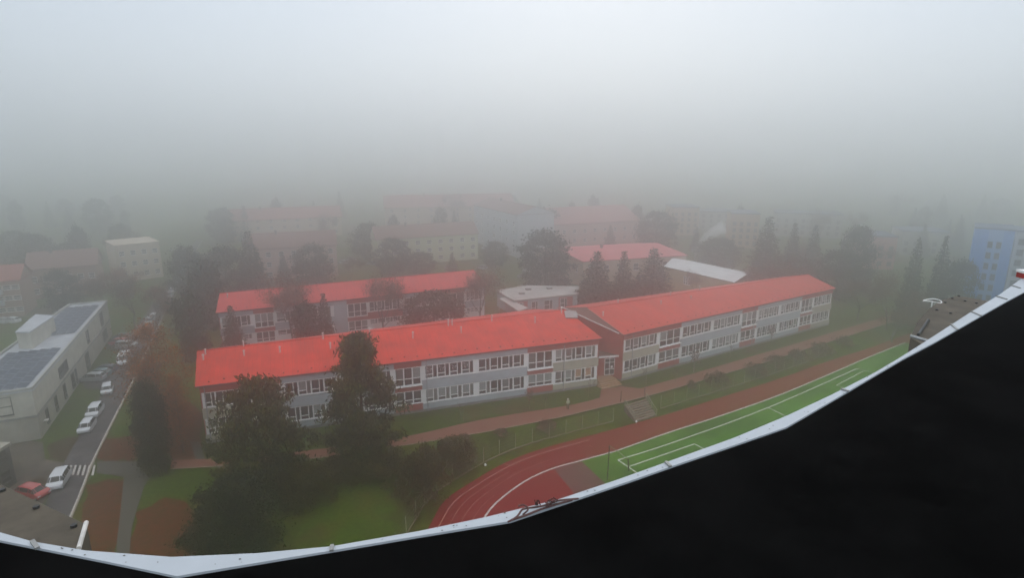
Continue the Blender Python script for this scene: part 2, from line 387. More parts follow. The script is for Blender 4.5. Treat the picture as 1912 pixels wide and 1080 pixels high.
# ------------------------------------------------------------------ roads and paths
RE = smooth([at(x, y) for x, y in [(85, 1090), (112, 1020), (133, 966), (155, 914), (171, 870), (205, 800), (247, 716), (283, 640), (312, 575), (340, 520), (362, 478), (378, 448)]])
LE = smooth([at(x, y) for x, y in [(20, 1090), (50, 1020), (76, 966), (96, 914), (116, 870), (150, 812), (190, 734), (222, 672), (262, 600), (318, 527), (346, 480), (366, 448)]])
RE = resample(RE, 60); LE = resample(LE, 60)
tag(ribbon('road', LE, RE, M['asphalt'], 0.03), kind='structure')
mb = MB(); line_strip(mb, [p+Vector((-0.12, 0, 0)) for p in RE], 0.16, 0.042)
tag(mb.build('road_edge_line', M['paint']), kind='structure')
mb = MB()
for i in range(len(RE)-1):      # kerb as a real step on the right side
    a, b = RE[i], RE[i+1]; d = (b-a).normalized(); n = Vector((d.y, -d.x, 0))*0.16
    if i % 1 == 0: mb.prism([(a.x, a.y), ((a+n).x, (a+n).y), ((b+n).x, (b+n).y), (b.x, b.y)], -0.05, 0.13)
tag(mb.build('kerb', M['kerb']), kind='structure')
tag(sheet('paved_yard', pxpoly([(-60, 830), (20, 822), (80, 826), (84, 858), (125, 866), (112, 880), (97, 914), (40, 1010), (-80, 1040)]), 0.02, M['leafy_paving']), kind='structure')
tag(sheet('grass_island', rough_edge(pxpoly([(50, 905), (72, 893), (92, 898), (88, 918), (66, 922)]), 0.05), 0.034, M['litter2']), kind='structure')
tag(sheet('parking_bay', pxpoly([(150, 712), (172, 692), (215, 686), (219, 700), (186, 728), (160, 726)]), 0.026, M['asphalt']), kind='structure')
tag(sheet('side_parking', pxpoly([(198, 650), (212, 628), (250, 628), (256, 640), (240, 660)]), 0.026, M['asphalt']), kind='structure')
# zebra crossing
zeb = MB(); za0, za1 = at(124, 889), at(176, 889); zb0, zb1 = at(131, 870), at(180, 870)
for k in range(6):
    t0, t1 = k/5.6, k/5.6+0.085
    t1 = min(t1, 1.0)
    zeb.poly([za0.lerp(za1, t0)+Vector((0, 0, .044)), za0.lerp(za1, t1)+Vector((0, 0, .044)), zb0.lerp(zb1, t1)+Vector((0, 0, .044)), zb0.lerp(zb1, t0)+Vector((0, 0, .044))])
tag(zeb.build('zebra_crossing', M['paint']), kind='structure')
tag(sheet('footpath', pxpoly([(180, 884), (182, 862), (262, 862), (276, 838), (286, 866), (290, 882), (270, 908), (256, 950), (246, 990), (238, 1080), (212, 1080), (220, 1000), (228, 930), (232, 892)]), 0.03, M['path']), kind='structure')
LP_N = [(318, 877), (385, 873), (520, 864), (640, 850), (765, 831), (903, 808), (1041, 781), (1120, 762), (1167, 751), (1225, 736), (1301, 714), (1351, 699), (1426, 678), (1500, 654), (1580, 629), (1660, 604), (1740, 582)]
LP_F = [(320, 860), (385, 858), (520, 848), (640, 834), (760, 816), (903, 784), (1066, 757), (1116, 745), (1165, 735), (1225, 718), (1276, 704), (1326, 689), (1401, 667), (1477, 645), (1552, 622), (1640, 596), (1730, 574)]
pn = resample(smooth([at(x, y) for x, y in LP_N]), 80); pf = resample(smooth([at(x, y) for x, y in LP_F]), 80)
tag(ribbon('school_path', pn, pf, M['red_path'], 0.03), kind='structure')
mb = MB(); line_strip(mb, pn, 0.14, 0.045); tag(mb.build('path_edging', M['kerb']), kind='structure')
tag(sheet('entrance_apron', pxpoly([(1120, 746), (1122, 728), (1160, 722), (1176, 724), (1200, 727), (1165, 739)]), 0.024, M['red_path']), kind='structure')
tag(sheet('side_path', pxpoly([(366, 862), (355, 826), (372, 826), (384, 862)]), 0.022, M['path']), kind='structure')

# ------------------------------------------------------------------ running track and pitch
ext = [(p+tperp*0) for p in inner]
base = outer+[outer[-1]+tperp*55, inner[0]+Vector((4, -6, 0))]
tag(sheet('running_track', base, TZ+0.0, M['tartan']), kind='structure')
lane = MB()
def lerp_line(f, i0=0, i1=90): return [outer[i].lerp(inner[i], f) for i in range(i0, i1)]
i_end = min(range(90), key=lambda i: abs(proj(outer[i])[0]-1068))
line_strip(lane, lerp_line(0.20, 0, i_end+2), 0.11, TZ+0.010)
line_strip(lane, lerp_line(0.40, 0, i_end-8), 0.05, TZ+0.010)
line_strip(lane, lerp_line(0.60, 0, i_end-4), 0.05, TZ+0.010)
line_strip(lane, lerp_line(0.80, 0, i_end-12), 0.04, TZ+0.010)
line_strip(lane, lerp_line(0.035, 0, i_end-20), 0.05, TZ+0.010)
for px, f0, f1 in ((935, 0.0, 0.2), (1070, 0.45, 0.55), (1085, 0.6, 0.7), (1350, 0.3, 0.34)):
    i = min(range(90), key=lambda i: abs(proj(outer[i])[0]-px)); line_strip(lane, [outer[i].lerp(inner[i], f0), outer[i].lerp(inner[i], f1)], 0.08, TZ+0.012)
tag(lane.build('lane_lines', M['lane_line']), kind='structure')
kb = MB(); line_strip(kb, inner, 0.22, TZ+0.014); tag(kb.build('track_kerb_line', M['paint']), kind='structure')
def far_ext(a, b, L): d = (b-a).normalized(); return b+d*L
b0, b1 = at(1035, 877, TZ), at(1078, 930, TZ); g0, g1 = at(1086, 862, TZ), at(1132, 906, TZ)
ii = [p for p in inner if proj(p)[0] > 1088 and proj(p)[0] < 1700]
green = [g0]+ii+[ii[-1]+tperp*45, far_ext(g0, g1, 42)]
tag(sheet('football_pitch', green, TZ+0.006, M['turf']), kind='structure')
tag(sheet('brown_infield', [b0, at(1060, 869, TZ), g0, far_ext(g0, g1, 40), far_ext(b0, b1, 40)], TZ+0.004, M['tartan_dark']), kind='structure')
pl = MB()
c1, c2 = at(1154, 860, TZ), at(1600, 689, TZ)
tl = smooth([c1, at(1260, 826, TZ), at(1434, 762, TZ), c2], 6); line_strip(pl, tl, 0.20, TZ+0.02)
line_strip(pl, [c1, far_ext(c1, at(1195, 888, TZ), 30)], 0.20, TZ+0.021)
line_strip(pl, [c2, far_ext(c2, at(1628, 696, TZ), 30)], 0.16, TZ+0.021)
q0, q1, q2 = at(1173, 873, TZ), at(1297, 830, TZ), at(1313, 839, TZ)
line_strip(pl, [q0, q1], 0.2, TZ+0.022); line_strip(pl, [q1, far_ext(q1, q2, 14)], 0.2, TZ+0.023)
m0, m1 = at(1434, 762, TZ), at(1463, 776, TZ); line_strip(pl, [m0, far_ext(m0, m1, 30)], 0.2, TZ+0.022)
r0, r1, r2 = at(1562, 720, TZ), at(1612, 694, TZ), at(1575, 725, TZ)
line_strip(pl, [r1, r0], 0.16, TZ+0.022); line_strip(pl, [r0, far_ext(r0, r2, 12)], 0.16, TZ+0.023)
tag(pl.build('pitch_lines', M['line']), kind='structure')
# ------------------------------------------------------------------ buildings
M['school_roof'] = roof_mat('red_sheet_roof', (0.58, 0.032, 0.010), Vector((1, 0, 0)), var=0.2)
M['school_roof_b'] = roof_mat('red_sheet_roof_far', (0.53, 0.040, 0.016), Vector((1, 0, 0)))
M['rear_roof'] = roof_mat('faded_red_roof', (0.58, 0.06, 0.05), Vector((1, 0, 0)))
M['gym_roof'] = roof_mat('gym_red_roof', (0.55, 0.12, 0.12), Vector((1, 0, 0)), seam=1.0)
M['white_roof'] = roof_mat('pale_metal_roof', (0.62, 0.68, 0.67), Vector((0, 1, 0)), seam=0.9)
M['tile_roof'] = mat('brown_tiles', (0.19, 0.11, 0.09), 0.9, 0.15, 2)
M['terrace_roof'] = mat('red_tiles', (0.28, 0.10, 0.08), 0.9, 0.15, 2)

def win_mesh(key, w, h, wide=0.60, hop=0.27, side=True, variant='glass', net=False, fm='white'):
    f, g = MB(), MB(); b = 0.075
    f.box(0, w, -0.05, 0.03, 0, b); f.box(0, w, -0.05, 0.03, h-b, h)
    f.box(0, b, -0.05, 0.03, b, h-b); f.box(w-b, w, -0.05, 0.03, b, h-b)
    xs = w*wide if side else w-b
    if side: f.box(xs, xs+0.11, -0.055, 0.03, b, h-b)
    zt = h*hop
    f.box(b, xs, -0.052, 0.03, zt, zt+0.11)
    mi = {'glass': 0, 'curtain': 1, 'blind': 2, 'orange': 3}[variant]
    g.box(b, xs, 0.0, 0.02, zt+0.11, h-b, mi); g.box(b, xs, 0.0, 0.02, b, zt, 0)
    if side: g.box(xs+0.11, w-b, 0.0, 0.02, b, h-b, 0 if variant != 'curtain' else 2)
    f.box(-0.04, w+0.04, -0.14, -0.05, -0.06, 0.0)      # sill
    if net:      # paper snowflakes stuck on the pane
        r = random.Random(key)
        for _ in range(16):
            cx, cz, q = r.uniform(b+.1, xs-.1), r.uniform(zt+.25, h-.2), r.uniform(.03, .06)
            g.poly([(cx+q*math.cos(a), -0.008, cz+q*math.sin(a)) for a in [k*math.pi/3 for k in range(6)]], 4)
    return f.mesh('window_frame', M[fm]), g.mesh('window_glass', [M['glass'], M['curtain'], M['blind'], M['orange_curtain'], M['white']])
WM = {}
def window(parent, x, y, z, w, h, variant='glass', side=True, rz=0.0, net=False, hop=0.27, wide=0.60, fm='white'):
    k = (round(w, 2), round(h, 2), variant, side, net, hop, wide, fm)
    if k not in WM: WM[k] = win_mesh(str(k), w, h, wide, hop, side, variant, net, fm)
    a = link('window', WM[k][0], parent, loc=(x, y, z), rz=rz)
    link('glass_pane', WM[k][1], a)
    return a
def frame_of(P0, P1):
    d = P1-P0; return math.atan2(d.y, d.x), math.hypot(d.x, d.y)
def local(P0, rz, p):
    v = Vector(p)-Vector((P0.x, P0.y, 0)); c, s_ = math.cos(-rz), math.sin(-rz)
    return Vector((v.x*c-v.y*s_, v.x*s_+v.y*c, v.z))
def t_at(P0, P1, px, z=4.0):
    lo, hi = -0.2, 1.2
    for _ in range(40):
        m_ = (lo+hi)/2; q = P0.lerp(P1, m_); q.z = z
        if proj(q)[0] < px: lo = m_
        else: hi = m_
    return lo
VENT = MB(); VENT.tube([(0, 0, -0.3), (0, 0, 0.65)], 0.085, 7, 0); VENT.tube([(0, 0, 0.62), (0, 0, 0.70), (0, 0, 0.78)], [0.15, 0.15, 0.03], 7, 0)
VENT_ME = VENT.mesh('vent_pipe', M['vent'])
GUARD = MB(); GUARD.box(-0.09, 0.09, -0.06, 0.10, 0.0, 0.10); GUARD_ME = GUARD.mesh('snow_guard', M['gutter'])

def wing(name, label, P0, P1, R0, R1, ze, modules, roofm, vents, pipes, grey='grey_wall', plain_low=False, seed=1, cat='school building'):
    rr = random.Random(seed)
    rz, L = frame_of(P0, P1); root = empty(name, (P0.x, P0.y, 0), rz, label, cat)
    r0, r1 = local(P0, rz, R0), local(P0, rz, R1)
    b0, b1 = Vector((2*r0.x, 2*r0.y, 0)), Vector((L+2*(r1.x-L), 2*r1.y, 0))
    core = MB(); zw = ze-0.12
    core.prism([(0, 0), (L, 0), (b1.x, b1.y), (b0.x, b0.y)], 0.4, zw)
    core.poly([(0, 0, zw), (b0.x, b0.y, zw), (r0.x, r0.y, r0.z-0.12)]); core.poly([(L, 0, zw), (r1.x, r1.y, r1.z-0.12), (b1.x, b1.y, zw)])
    core.build('wall', M['red_wall'], root)
    MB().prism([(-0.03, -0.10), (L+0.03, -0.10), (b1.x+.03, b1.y+.05), (b0.x-.03, b0.y+.05)], -0.3, 0.42).build('plinth', M['plinth'], root)
    # white render behind the window bands
    MB().box(0.15, L-0.15, -0.045, -0.002, 0.42, zw-0.05).build('window_band', M['white'], root)
    # roof
    ov = 0.35
    def sl(a, b, t): return a+(b-a)*t
    fe0, fe1 = Vector((-ov, -0.45, ze)), Vector((L+ov, -0.45, ze))
    be0, be1 = Vector((b0.x-ov, b0.y+0.45, ze)), Vector((b1.x+ov, b1.y+0.45, ze))
    q0, q1 = r0-Vector((ov, 0, 0)), r1+Vector((ov, 0, 0))
    rf = MB(); dz = Vector((0, 0, -0.10))
    rf.poly([fe0, fe1, q1, q0]); rf.poly([q0, q1, be1, be0])
    rf.poly([fe0+dz, q0+dz, q1+dz, fe1+dz], 1); rf.poly([q0+dz, be0+dz, be1+dz, q1+dz], 1)
    rf.poly([fe0, fe0+dz, fe1+dz, fe1], 1); rf.poly([fe1, fe1+dz, q1+dz, q1], 2); rf.poly([q1, q1+dz, be1+dz, be1], 2)
    rf.poly([be1, be1+dz, be0+dz, be0], 1); rf.poly([q0, q0+dz, fe0+dz, fe0], 2); rf.poly([be0, be0+dz, q0+dz, q0], 2)
    roof = rf.build('roof', [roofm, M['gutter'], M['vent']], root)
    MB().tube([fe0+Vector((0, -.06, -.1)), fe1+Vector((0, -.06, -.1))], 0.07, 6).build('gutter', M['gutter'], roof)
    MB().tube([q0+Vector((0, 0, .03)), q1+Vector((0, 0, .03))], 0.07, 6).build('ridge_cap', roofm, roof)
    # snow guards near the eave
    n = (q0-fe0).cross(fe1-fe0).normalized()
    k = 1.2
    while k < L-0.5:
        p = fe0.lerp(fe1, (k+ov)/(L+2*ov)).lerp(q0.lerp(q1, k/L), 0.10+0.02*((int(k*10) % 3)-1)); link('snow_guard', GUARD_ME, roof, loc=p+Vector((0, 0, 0.0))); k += 1.75
    W0 = Vector((P0.x, P0.y, 0)); c_, s_ = math.cos(rz), math.sin(rz)
    def wld(v): return Vector((v.x*c_-v.y*s_, v.x*s_+v.y*c_, v.z))+W0
    a_, b_, d_ = wld(fe0), wld(fe1), wld(q0); nn = (b_-a_).cross(d_-a_).normalized()
    for (px, py) in vents:
        h = hit(px, py, a_, nn); lp = local(P0, rz, h); lp.y = min(lp.y, r0.y+0.15); link('vent_pipe', VENT_ME, roof, loc=lp)
    for px in pipes:
        t = t_at(P0, P1, px); x = t*L
        MB().tube([(x, -0.5, ze-0.12), (x, -0.22, ze-0.5), (x, -0.22, 0.35), (x, -0.35, 0.15)], 0.06, 6).build('downpipe', M['pipe'], root)
    # facade
    for (kind, t0, t1, col) in modules:
        x0, x1 = max(0.02, t0*L), min(L-0.02, t1*L); wdt = x1-x0
        cm = {'g': M[grey], 'r': M['red_wall'], 'b': M['beige_wall']}[col[0]]; tm = {'g': M[grey], 'r': M['red_wall'], 'b': M['beige_wall']}[col[1]]
        if kind == 'R': bands = [(0.43, 1.35, cm), (3.45, 4.15, cm), (6.95, zw, tm)]
        else: bands = [(0.43, 1.22, cm), (3.42, 4.80, cm), (6.95, zw, tm)]
        if kind == 'W': bands = [(0.43, zw, cm)]
        for (z0, z1, m_) in bands: MB().box(x0, x1, -0.16, -0.046, z0, z1).build('wall_panel', m_, root)
        if kind == 'W': continue
        groups = []
        if kind == 'G': groups = [(x0+0.45, (wdt-1.6)/2, 4), (x0+wdt/2+0.35, (wdt-1.6)/2, 4)]
        if kind == 'E': groups = [(x0+0.35, wdt-0.9, 4)]
        if kind == 'e': groups = [(x0+0.35, wdt-0.9, 3)]
        if kind == 'R': groups = [(x0+0.12, wdt-0.24, 3)]
        for (gx, gw, n_) in groups:
            u = gw/n_; net = (len(pipes) > 0 and name == 'school_wing' and seed == 1 and kind == 'G' and 0.5 < t0 < 0.56 and gx < x0+1)
            for fl, (wz, wh) in enumerate([(1.42, 1.95), (4.98, 1.92)] if kind != 'R' else [(1.5, 1.9), (4.3, 2.6)]):
                if plain_low and fl == 0 and kind != 'R': wz, wh = 2.35, 1.0
                base = rr.choice(['glass', 'curtain', 'blind', 'glass'])
                for i in range(n_):
                    v = base if rr.random() < 0.6 else rr.choice(['glass', 'curtain', 'blind'])
                    if net and fl == 1: v = 'glass'
                    if seed == 1 and kind == 'E' and t0 > 0.8 and fl == 0: v = ['blind', 'curtain', 'orange', 'orange'][i]
                    window(root, gx+i*u+0.02, -0.06, wz, u-0.04, wh, v, side=(kind != 'R'), net=(net and fl == 1), hop=0.27 if kind != 'R' or fl == 0 else 0.36)
        if kind == 'R' and not plain_low:
            MB().box(x0, x1, -0.40, -0.16, 4.16, 4.24).build('balcony_ledge', M['white'], root)
    return root, rz, L

def mods(P0, P1, pxs, kinds, cols):
    ts = [t_at(P0, P1, x) for x in pxs]; ts[0] = 0; ts[-1] = 1
    return [(k, ts[i], ts[i+1], c) for i, (k, c) in enumerate(zip(kinds, cols))]
# --- front left wing
A0, A1 = at(386, 829), at(1115, 721)
RA0, RA1 = at(373, 656, 10.2), at(1053, 579.5, 10.2)
mA = mods(A0, A1, [386, 478, 528, 740-3, 790-2, 984, 1032, 1115], ['E', 'R', 'G', 'R', 'G', 'R', 'E'], ['br', 'rr', 'gg', 'rr', 'gg', 'rr', 'br'])
mA[2] = ('G', mA[2][1], mA[2][2], 'gg')
wing('school_wing', 'long two-storey school wing nearest the camera, bright red metal roof behind the two tall pines', A0, A1, RA0, RA1, 8.0, mA, M['school_roof'],
     [(380, 672), (384, 662), (455, 645), (456, 664), (523, 657), (603, 630), (617, 649), (690, 622), (771, 629), (861, 619), (835, 603), (842, 602), (916, 595), (999, 600), (1043, 579)],
     [388, 797, 1052], seed=1)
# --- front right wing
B0, B1 = at(1160, 712), at(1546, 607)
RB0, RB1 = at(1100, 575, 10.2), at(1507, 513, 9.8)
mB = mods(B0, B1, [1160, 1229, 1269, 1382, 1411, 1493, 1515, 1546], ['E', 'R', 'G', 'R', 'G', 'R', 'E'], ['br', 'rr', 'gg', 'rr', 'gg', 'rr', 'br'])
wb, rzB, LB = wing('school_wing', 'two-storey school wing right of the entrance steps, red roof running toward the white hall', B0, B1, RB0, RB1, 8.0, mB, M['school_roof_b'],
     [(1154, 567), (1252, 553), (1306, 541), (1126, 590), (1234, 569), (1290, 560)], [1179, 1405], seed=2)
# brown lean-to sheet and white verge at the near gable of the right wing
lp = [local(B0, rzB, q) for q in (at(1155, 623, 7.95), at(1048, 574, 10.1), at(1100, 574, 10.25))]
MB().poly([lp[0], lp[1], lp[2]]).poly([lp[0]+Vector((0, 0, -.1)), lp[2]+Vector((0, 0, -.1)), lp[1]+Vector((0, 0, -.1))]).build('gable_sheet', M['rust_roof'], wb)
MB().tube([lp[0]+Vector((-.05, -.1, .02)), lp[1]+Vector((0, 0, .05))], 0.09, 6).build('verge_trim', M['vent'], wb)
g0_, g1_ = lp[0], lp[1]
MB().poly([(0, 0, 0.2), (0, 0, 7.8), (g1_.x, g1_.y, 9.95), (g1_.x, g1_.y, 0.2)]).poly([(0.05, 0, 0.2), (g1_.x+.05, g1_.y, 0.2), (g1_.x+.05, g1_.y, 9.95), (0.05, 0, 7.8)]).build('gable_wall', M['red_wall'], wb)
# --- entrance link between both wings
E0, E1 = at(1116, 713), at(1162, 706)
E0 = E0+Vector((0, 0.6, 0)); rzE, LE_ = frame_of(E0, E1)
en = empty('entrance_porch', (E0.x, E0.y, 0), rzE, 'low red entrance porch with white double door between the two school wings', 'entrance porch')
MB().box(0, LE_, 0.0, 5, 0, 3.9).build('wall', M['red_wall'], en)
MB().prism([(-0.1, -0.6), (LE_+0.1, -0.6), (LE_+0.1, 4.8), (-0.1, 4.8)], 4.0, 4.18).build('canopy', M['rust_roof'], en)
MB().box(-0.12, LE_+0.12, -0.68, -0.6, 3.96, 4.24).build('canopy_edge', M['white'], en)
dr = MB(); x0 = LE_*0.26; dw = 1.75; z0 = 0.75
for xx in (x0, x0+dw/2-.05, x0+dw-.1): dr.box(xx, xx+.1, -0.1, -0.005, z0, 3.55)
for zz in (z0, z0+0.95, 2.85, 3.5): dr.box(x0+.1, x0+dw/2-.05, -0.1, -0.005, zz, zz+.1); dr.box(x0+dw/2+.05, x0+dw-.1, -0.1, -0.005, zz, zz+.1)
d_ = dr.build('door', M['white'], en); MB().box(x0+.1, x0+dw-.1, -0.05, -0.006, z0+.1, 3.5).build('glass_pane', M['glass'], d_)
MB().box(x0+dw*.62, x0+dw*.82, -0.062, -0.051, 1.9, 2.3).build('notice', M['white'], d_)
MB().box(x0+dw*.5-.15, x0+dw*.5+.15, -.28, -.006, 3.62, 3.74).build('door_lamp', M['white'], en)
s0, s1 = at(1125, 728), at(1161, 719); sr0, sl0 = frame_of(s0, s1); st = MB()
for k in range(4): st.box(0.12*k, sl0-0.05*k, 0.36*k, 3.6, 0.0 if k == 0 else 0.17*k+0.001, 0.17*(k+1))
stp = st.build('entrance_steps', mat('sandstone_steps', (0.36, 0.22, 0.12), 0.9, 0.1, 2)); stp.location = (s0.x, s0.y, 0); stp.rotation_euler = (0, 0, sr0)
tag(stp, 'sandy stone steps in front of the white double door between the school wings', 'steps')
# grey skylight hatch on the left wing's roof end
hp = at(1066, 588, 9.9)
hatch = MB().box(-1.0, 1.0, -1.1, 1.1, -0.25, 0.12)
rzA, LA = frame_of(A0, A1)
ho = hatch.build('roof_hatch', M['steel'], loc=hp, rz=rzA-0.35); ho.rotation_euler = (R(14), 0, rzA-0.3)
tag(ho, 'grey rectangular hatch at the right end of the nearest red roof', 'roof hatch')

# --- rear wing
C0, C1 = at(407, 583, 8.0), at(905, 532, 8.0); C0.z = C1.z = 0
RC0, RC1 = at(414, 548, 10.4), at(882, 505, 10.4)
mC = mods(C0, C1, [407, 476, 514, 625, 649, 687, 752, 822, 868, 905], ['e', 'R', 'E', 'W', 'R', 'E', 'E', 'R', 'E'], ['gg', 'rr', 'gg', 'gg', 'rr', 'rr', 'gg', 'rr', 'gg'])
wing('school_wing', 'rear school wing with faded red roof standing behind the small conifers', C0, C1, RC0, RC1, 8.0, mC, M['rear_roof'], [(425, 556)], [], plain_low=True, seed=3)

# --- general house block
def block(name, label, cat, P0, P1, depth, ze, zr, wallm, roofm, fx=6, rows=(1.2, 4.0, 6.8), ww=1.3, wh=1.4, sides=(), roof='gable', group=None, skew=0.0, sidecol=None, balcony=False, stripe=None, fm='white', xs=None, capm=None):
    rz, L = frame_of(P0, P1); root = empty(name, (P0.x, P0.y, 0), rz, label, cat, group)
    wl = MB(); wl.prism([(0, 0), (L, 0), (L+skew, depth), (skew, depth)], 0, ze); 
    if roof == 'gable':
        wl.poly([(0, 0, ze), (skew/2, depth/2, zr-.1), (skew, depth, ze)]); wl.poly([(L, 0, ze), (L+skew, depth, ze), (L+skew/2, depth/2, zr-.1)])
    wl.build('wall', wallm, root)
    if stripe:
        for (a, b, m_) in stripe: MB().box(a*L, b*L, -0.10, -0.003, 0.3, ze-0.05).build('wall_panel', m_, root)
    o_ = 0.4
    if roof in ('gable', 'hip'):
        hx = depth*0.5 if roof == 'hip' else 0
        a, b, c, d = Vector((-o_, -o_, ze)), Vector((L+o_, -o_, ze)), Vector((L+o_+skew, depth+o_, ze)), Vector((-o_+skew, depth+o_, ze))
        e_, f_ = Vector((-o_+hx+skew/2, depth/2, zr)), Vector((L+o_-hx+skew/2, depth/2, zr)); dz = Vector((0, 0, -.15))
        rf = MB(); rf.poly([a, b, f_, e_]); rf.poly([e_, f_, c, d])
        if roof == 'hip': rf.poly([b, c, f_]); rf.poly([d, a, e_])
        for (u, v) in ((a, b), (b, c), (c, d), (d, a)): rf.poly([u, u+dz, v+dz, v])
        rf.poly([a+dz, d+dz, c+dz, b+dz])
        rt = rf.build('roof', roofm, root)
        if roof == 'gable' and cat != 'hall': MB().box(L*.3, L*.3+.6, depth*.42, depth*.42+.6, zr-1.0, zr+0.7).build('chimney', M['plinth'], rt)
    else:
        MB().prism([(-.15, -.15), (L+.15, -.15), (L+.15+skew, depth+.15), (-.15+skew, depth+.15)], ze+0.003, ze+0.35).build('roof', capm or roofm, root)
    k = 0
    for z in rows:
        for i in range(fx):
            if k >= 90: break
            x = L*(xs[i] if xs else (i+0.5)/fx)-ww/2; window(root, x, -0.03 if not stripe else -0.13, z, ww, wh, 'glass', side=False, hop=0.4, fm=fm); k += 1
    for sd_ in sides:
        nside = max(1, int(depth/4.5))
        for z in rows:
            for i in range(nside):
                y = depth*(i+0.5)/nside
                if k >= 98: break
                if sd_ == 'L': window(root, -0.03+skew*y/depth, y+ww/2, z, ww, wh, 'glass', side=False, rz=-math.pi/2, hop=0.4, fm=fm)
                else: window(root, L+0.03+skew*y/depth, y-ww/2, z, ww, wh, 'glass', side=False, rz=math.pi/2, hop=0.4, fm=fm)
                k += 1
    if balcony:
        for z in rows[1:]:
            for i in range(1, fx, 3): MB().box(L*i/fx, L*(i+1)/fx, -1.1, -0.004, z-0.9, z+0.1).build('balcony', M['grey_wall'], root)
    return root
W_ = lambda n, c: mat(n, c, 0.9, 0.08, 0.8)
pinkw, yelw, whw, creamw, brownw, orw, beigew = W_('pink_plaster', (0.50, 0.36, 0.31)), W_('pale_yellow_green_plaster', (0.50, 0.52, 0.34)), W_('white_plaster', (0.46, 0.48, 0.49)), W_('cream_plaster', (0.50, 0.42, 0.32)), W_('brown_plaster', (0.30, 0.20, 0.15)), W_('orange_plaster', (0.42, 0.29, 0.18)), W_('beige_panel', (0.33, 0.33, 0.29))
bluew, bluel, pinkd = W_('blue_plaster', (0.09, 0.25, 0.60)), W_('light_blue_plaster', (0.20, 0.34, 0.60)), W_('dusky_pink_plaster', (0.45, 0.22, 0.19))

def bl_px(name, label, cat, bl, br, h_px=None, **k):
    P0, P1 = at(*bl), at(*br); return block(name, label, cat, P0, P1, **k)
bl_px('apartment_house', 'pinkish three-storey apartment house behind the left end of the rear school wing', 'apartment house', (470, 528), (632, 516), depth=11, ze=9.2, zr=12.8, wallm=pinkw, roofm=M['tile_roof'], fx=7)
bl_px('apartment_house', 'pale yellow-green three-storey apartment house in the middle distance', 'apartment house', (706, 499), (893, 484), depth=11, ze=8.6, zr=12.0, wallm=yelw, roofm=M['tile_roof'], fx=9, rows=(1.0, 3.6, 6.2), ww=1.5, wh=1.3)
bl_px('apartment_house', 'white apartment house with tall rows of windows right of the yellow-green one', 'apartment house', (886, 452), (966, 482), depth=14, ze=14.5, zr=17, wallm=whw, roofm=M['tile_roof'], fx=7, rows=(1.5, 4.5, 7.5, 10.5), ww=1.6, wh=1.5)
bl_px('apartment_house', 'long pinkish building with wide faded red roof behind the large round pine', 'apartment house', (962, 468), (1192, 452), depth=24, ze=8.5, zr=13.5, wallm=pinkw, roofm=W_('pink_roof', (0.30, 0.14, 0.12)), fx=12, rows=(1.5, 5.0), sides='L')
bl_px('apartment_house', 'faint reddish roofed house rising from the fog left of the yellow-green one', 'apartment house', (420, 452), (640, 440), depth=14, ze=8, zr=12, wallm=creamw, roofm=M['terrace_roof'], fx=9)
bl_px('apartment_house', 'faint long roof almost lost in fog behind the yellow-green apartment house', 'apartment house', (720, 425), (960, 418), depth=16, ze=9, zr=14, wallm=creamw, roofm=M['terrace_roof'], fx=10)
bl_px('terraced_house', 'brown house with red roof at the left edge of the view', 'house', (-120, 606), (48, 590), depth=9, ze=8.2, zr=11.0, wallm=brownw, roofm=M['terrace_roof'], fx=10, rows=(1.2, 3.8, 6.2), ww=1.4, wh=1.0, balcony=True)
bl_px('terraced_house', 'faint reddish house in the fog right of the brown one', 'house', (60, 560), (188, 548), depth=10, ze=7.5, zr=11, wallm=brownw, roofm=M['tile_roof'], fx=6, rows=(1.2, 4.2))
bl_px('apartment_house', 'beige flat-roofed building in fog left of the far street', 'apartment house', (225, 528), (306, 517), depth=12, ze=10, zr=0, roof='flat', wallm=creamw, roofm=creamw, fx=4, rows=(1.2, 4.2, 7.2))
# gym and halls
G0, G1 = at(1088, 536), at(1278, 522)
block('gymnasium', 'school hall with broad faded red roof behind the three spruces', 'gymnasium', G0, G1, 22, 7.0, 8.8, creamw, M['gym_roof'], fx=7, rows=(3.6,), ww=1.6, wh=2.0, sides='L', skew=-6)
H = [at(1243, 498, 5.6), at(1369, 527, 5.6), at(1412, 513, 5.6), at(1268, 483, 5.6)]
hr, hL = frame_of(H[0], H[1]); hall = empty('sports_hall', (H[0].x, H[0].y, 0), hr, 'low hall with shiny white metal roof behind the right school wing', 'hall')
hl = [local(H[0], hr, q) for q in H]
MB().prism([(q.x, q.y) for q in hl], 0, 5.45).build('wall', mat('ochre_wall', (0.42, 0.34, 0.19), 0.9, 0.1, 0.8), hall)
m01, m23 = (hl[1]+hl[2])/2+Vector((0.4, 0, 1.0)), (hl[0]+hl[3])/2+Vector((-0.4, 0, 1.0))
ce = (hl[0]+hl[1]+hl[2]+hl[3])/4
ho_ = [q+Vector((q.x-ce.x, q.y-ce.y, 0)).normalized()*0.5 for q in hl]
rf = MB(); rf.poly([ho_[0], ho_[1], m01, m23]); rf.poly([m23, m01, ho_[2], ho_[3]]); dz = Vector((0, 0, -.15))
for i in range(4): a, b = ho_[i], ho_[(i+1) % 4]; rf.poly([a, a+dz, b+dz, b], 1)
rf.poly([ho_[1], ho_[2], m01], 1); rf.poly([ho_[3], ho_[0], m23], 1)
rf.build('roof', [M['white_roof'], M['dark']], hall)
for k in range(3): window(hall, hL*(0.30+0.035*k), -0.04, 2.2, 0.7, 2.2, 'curtain', side=False)
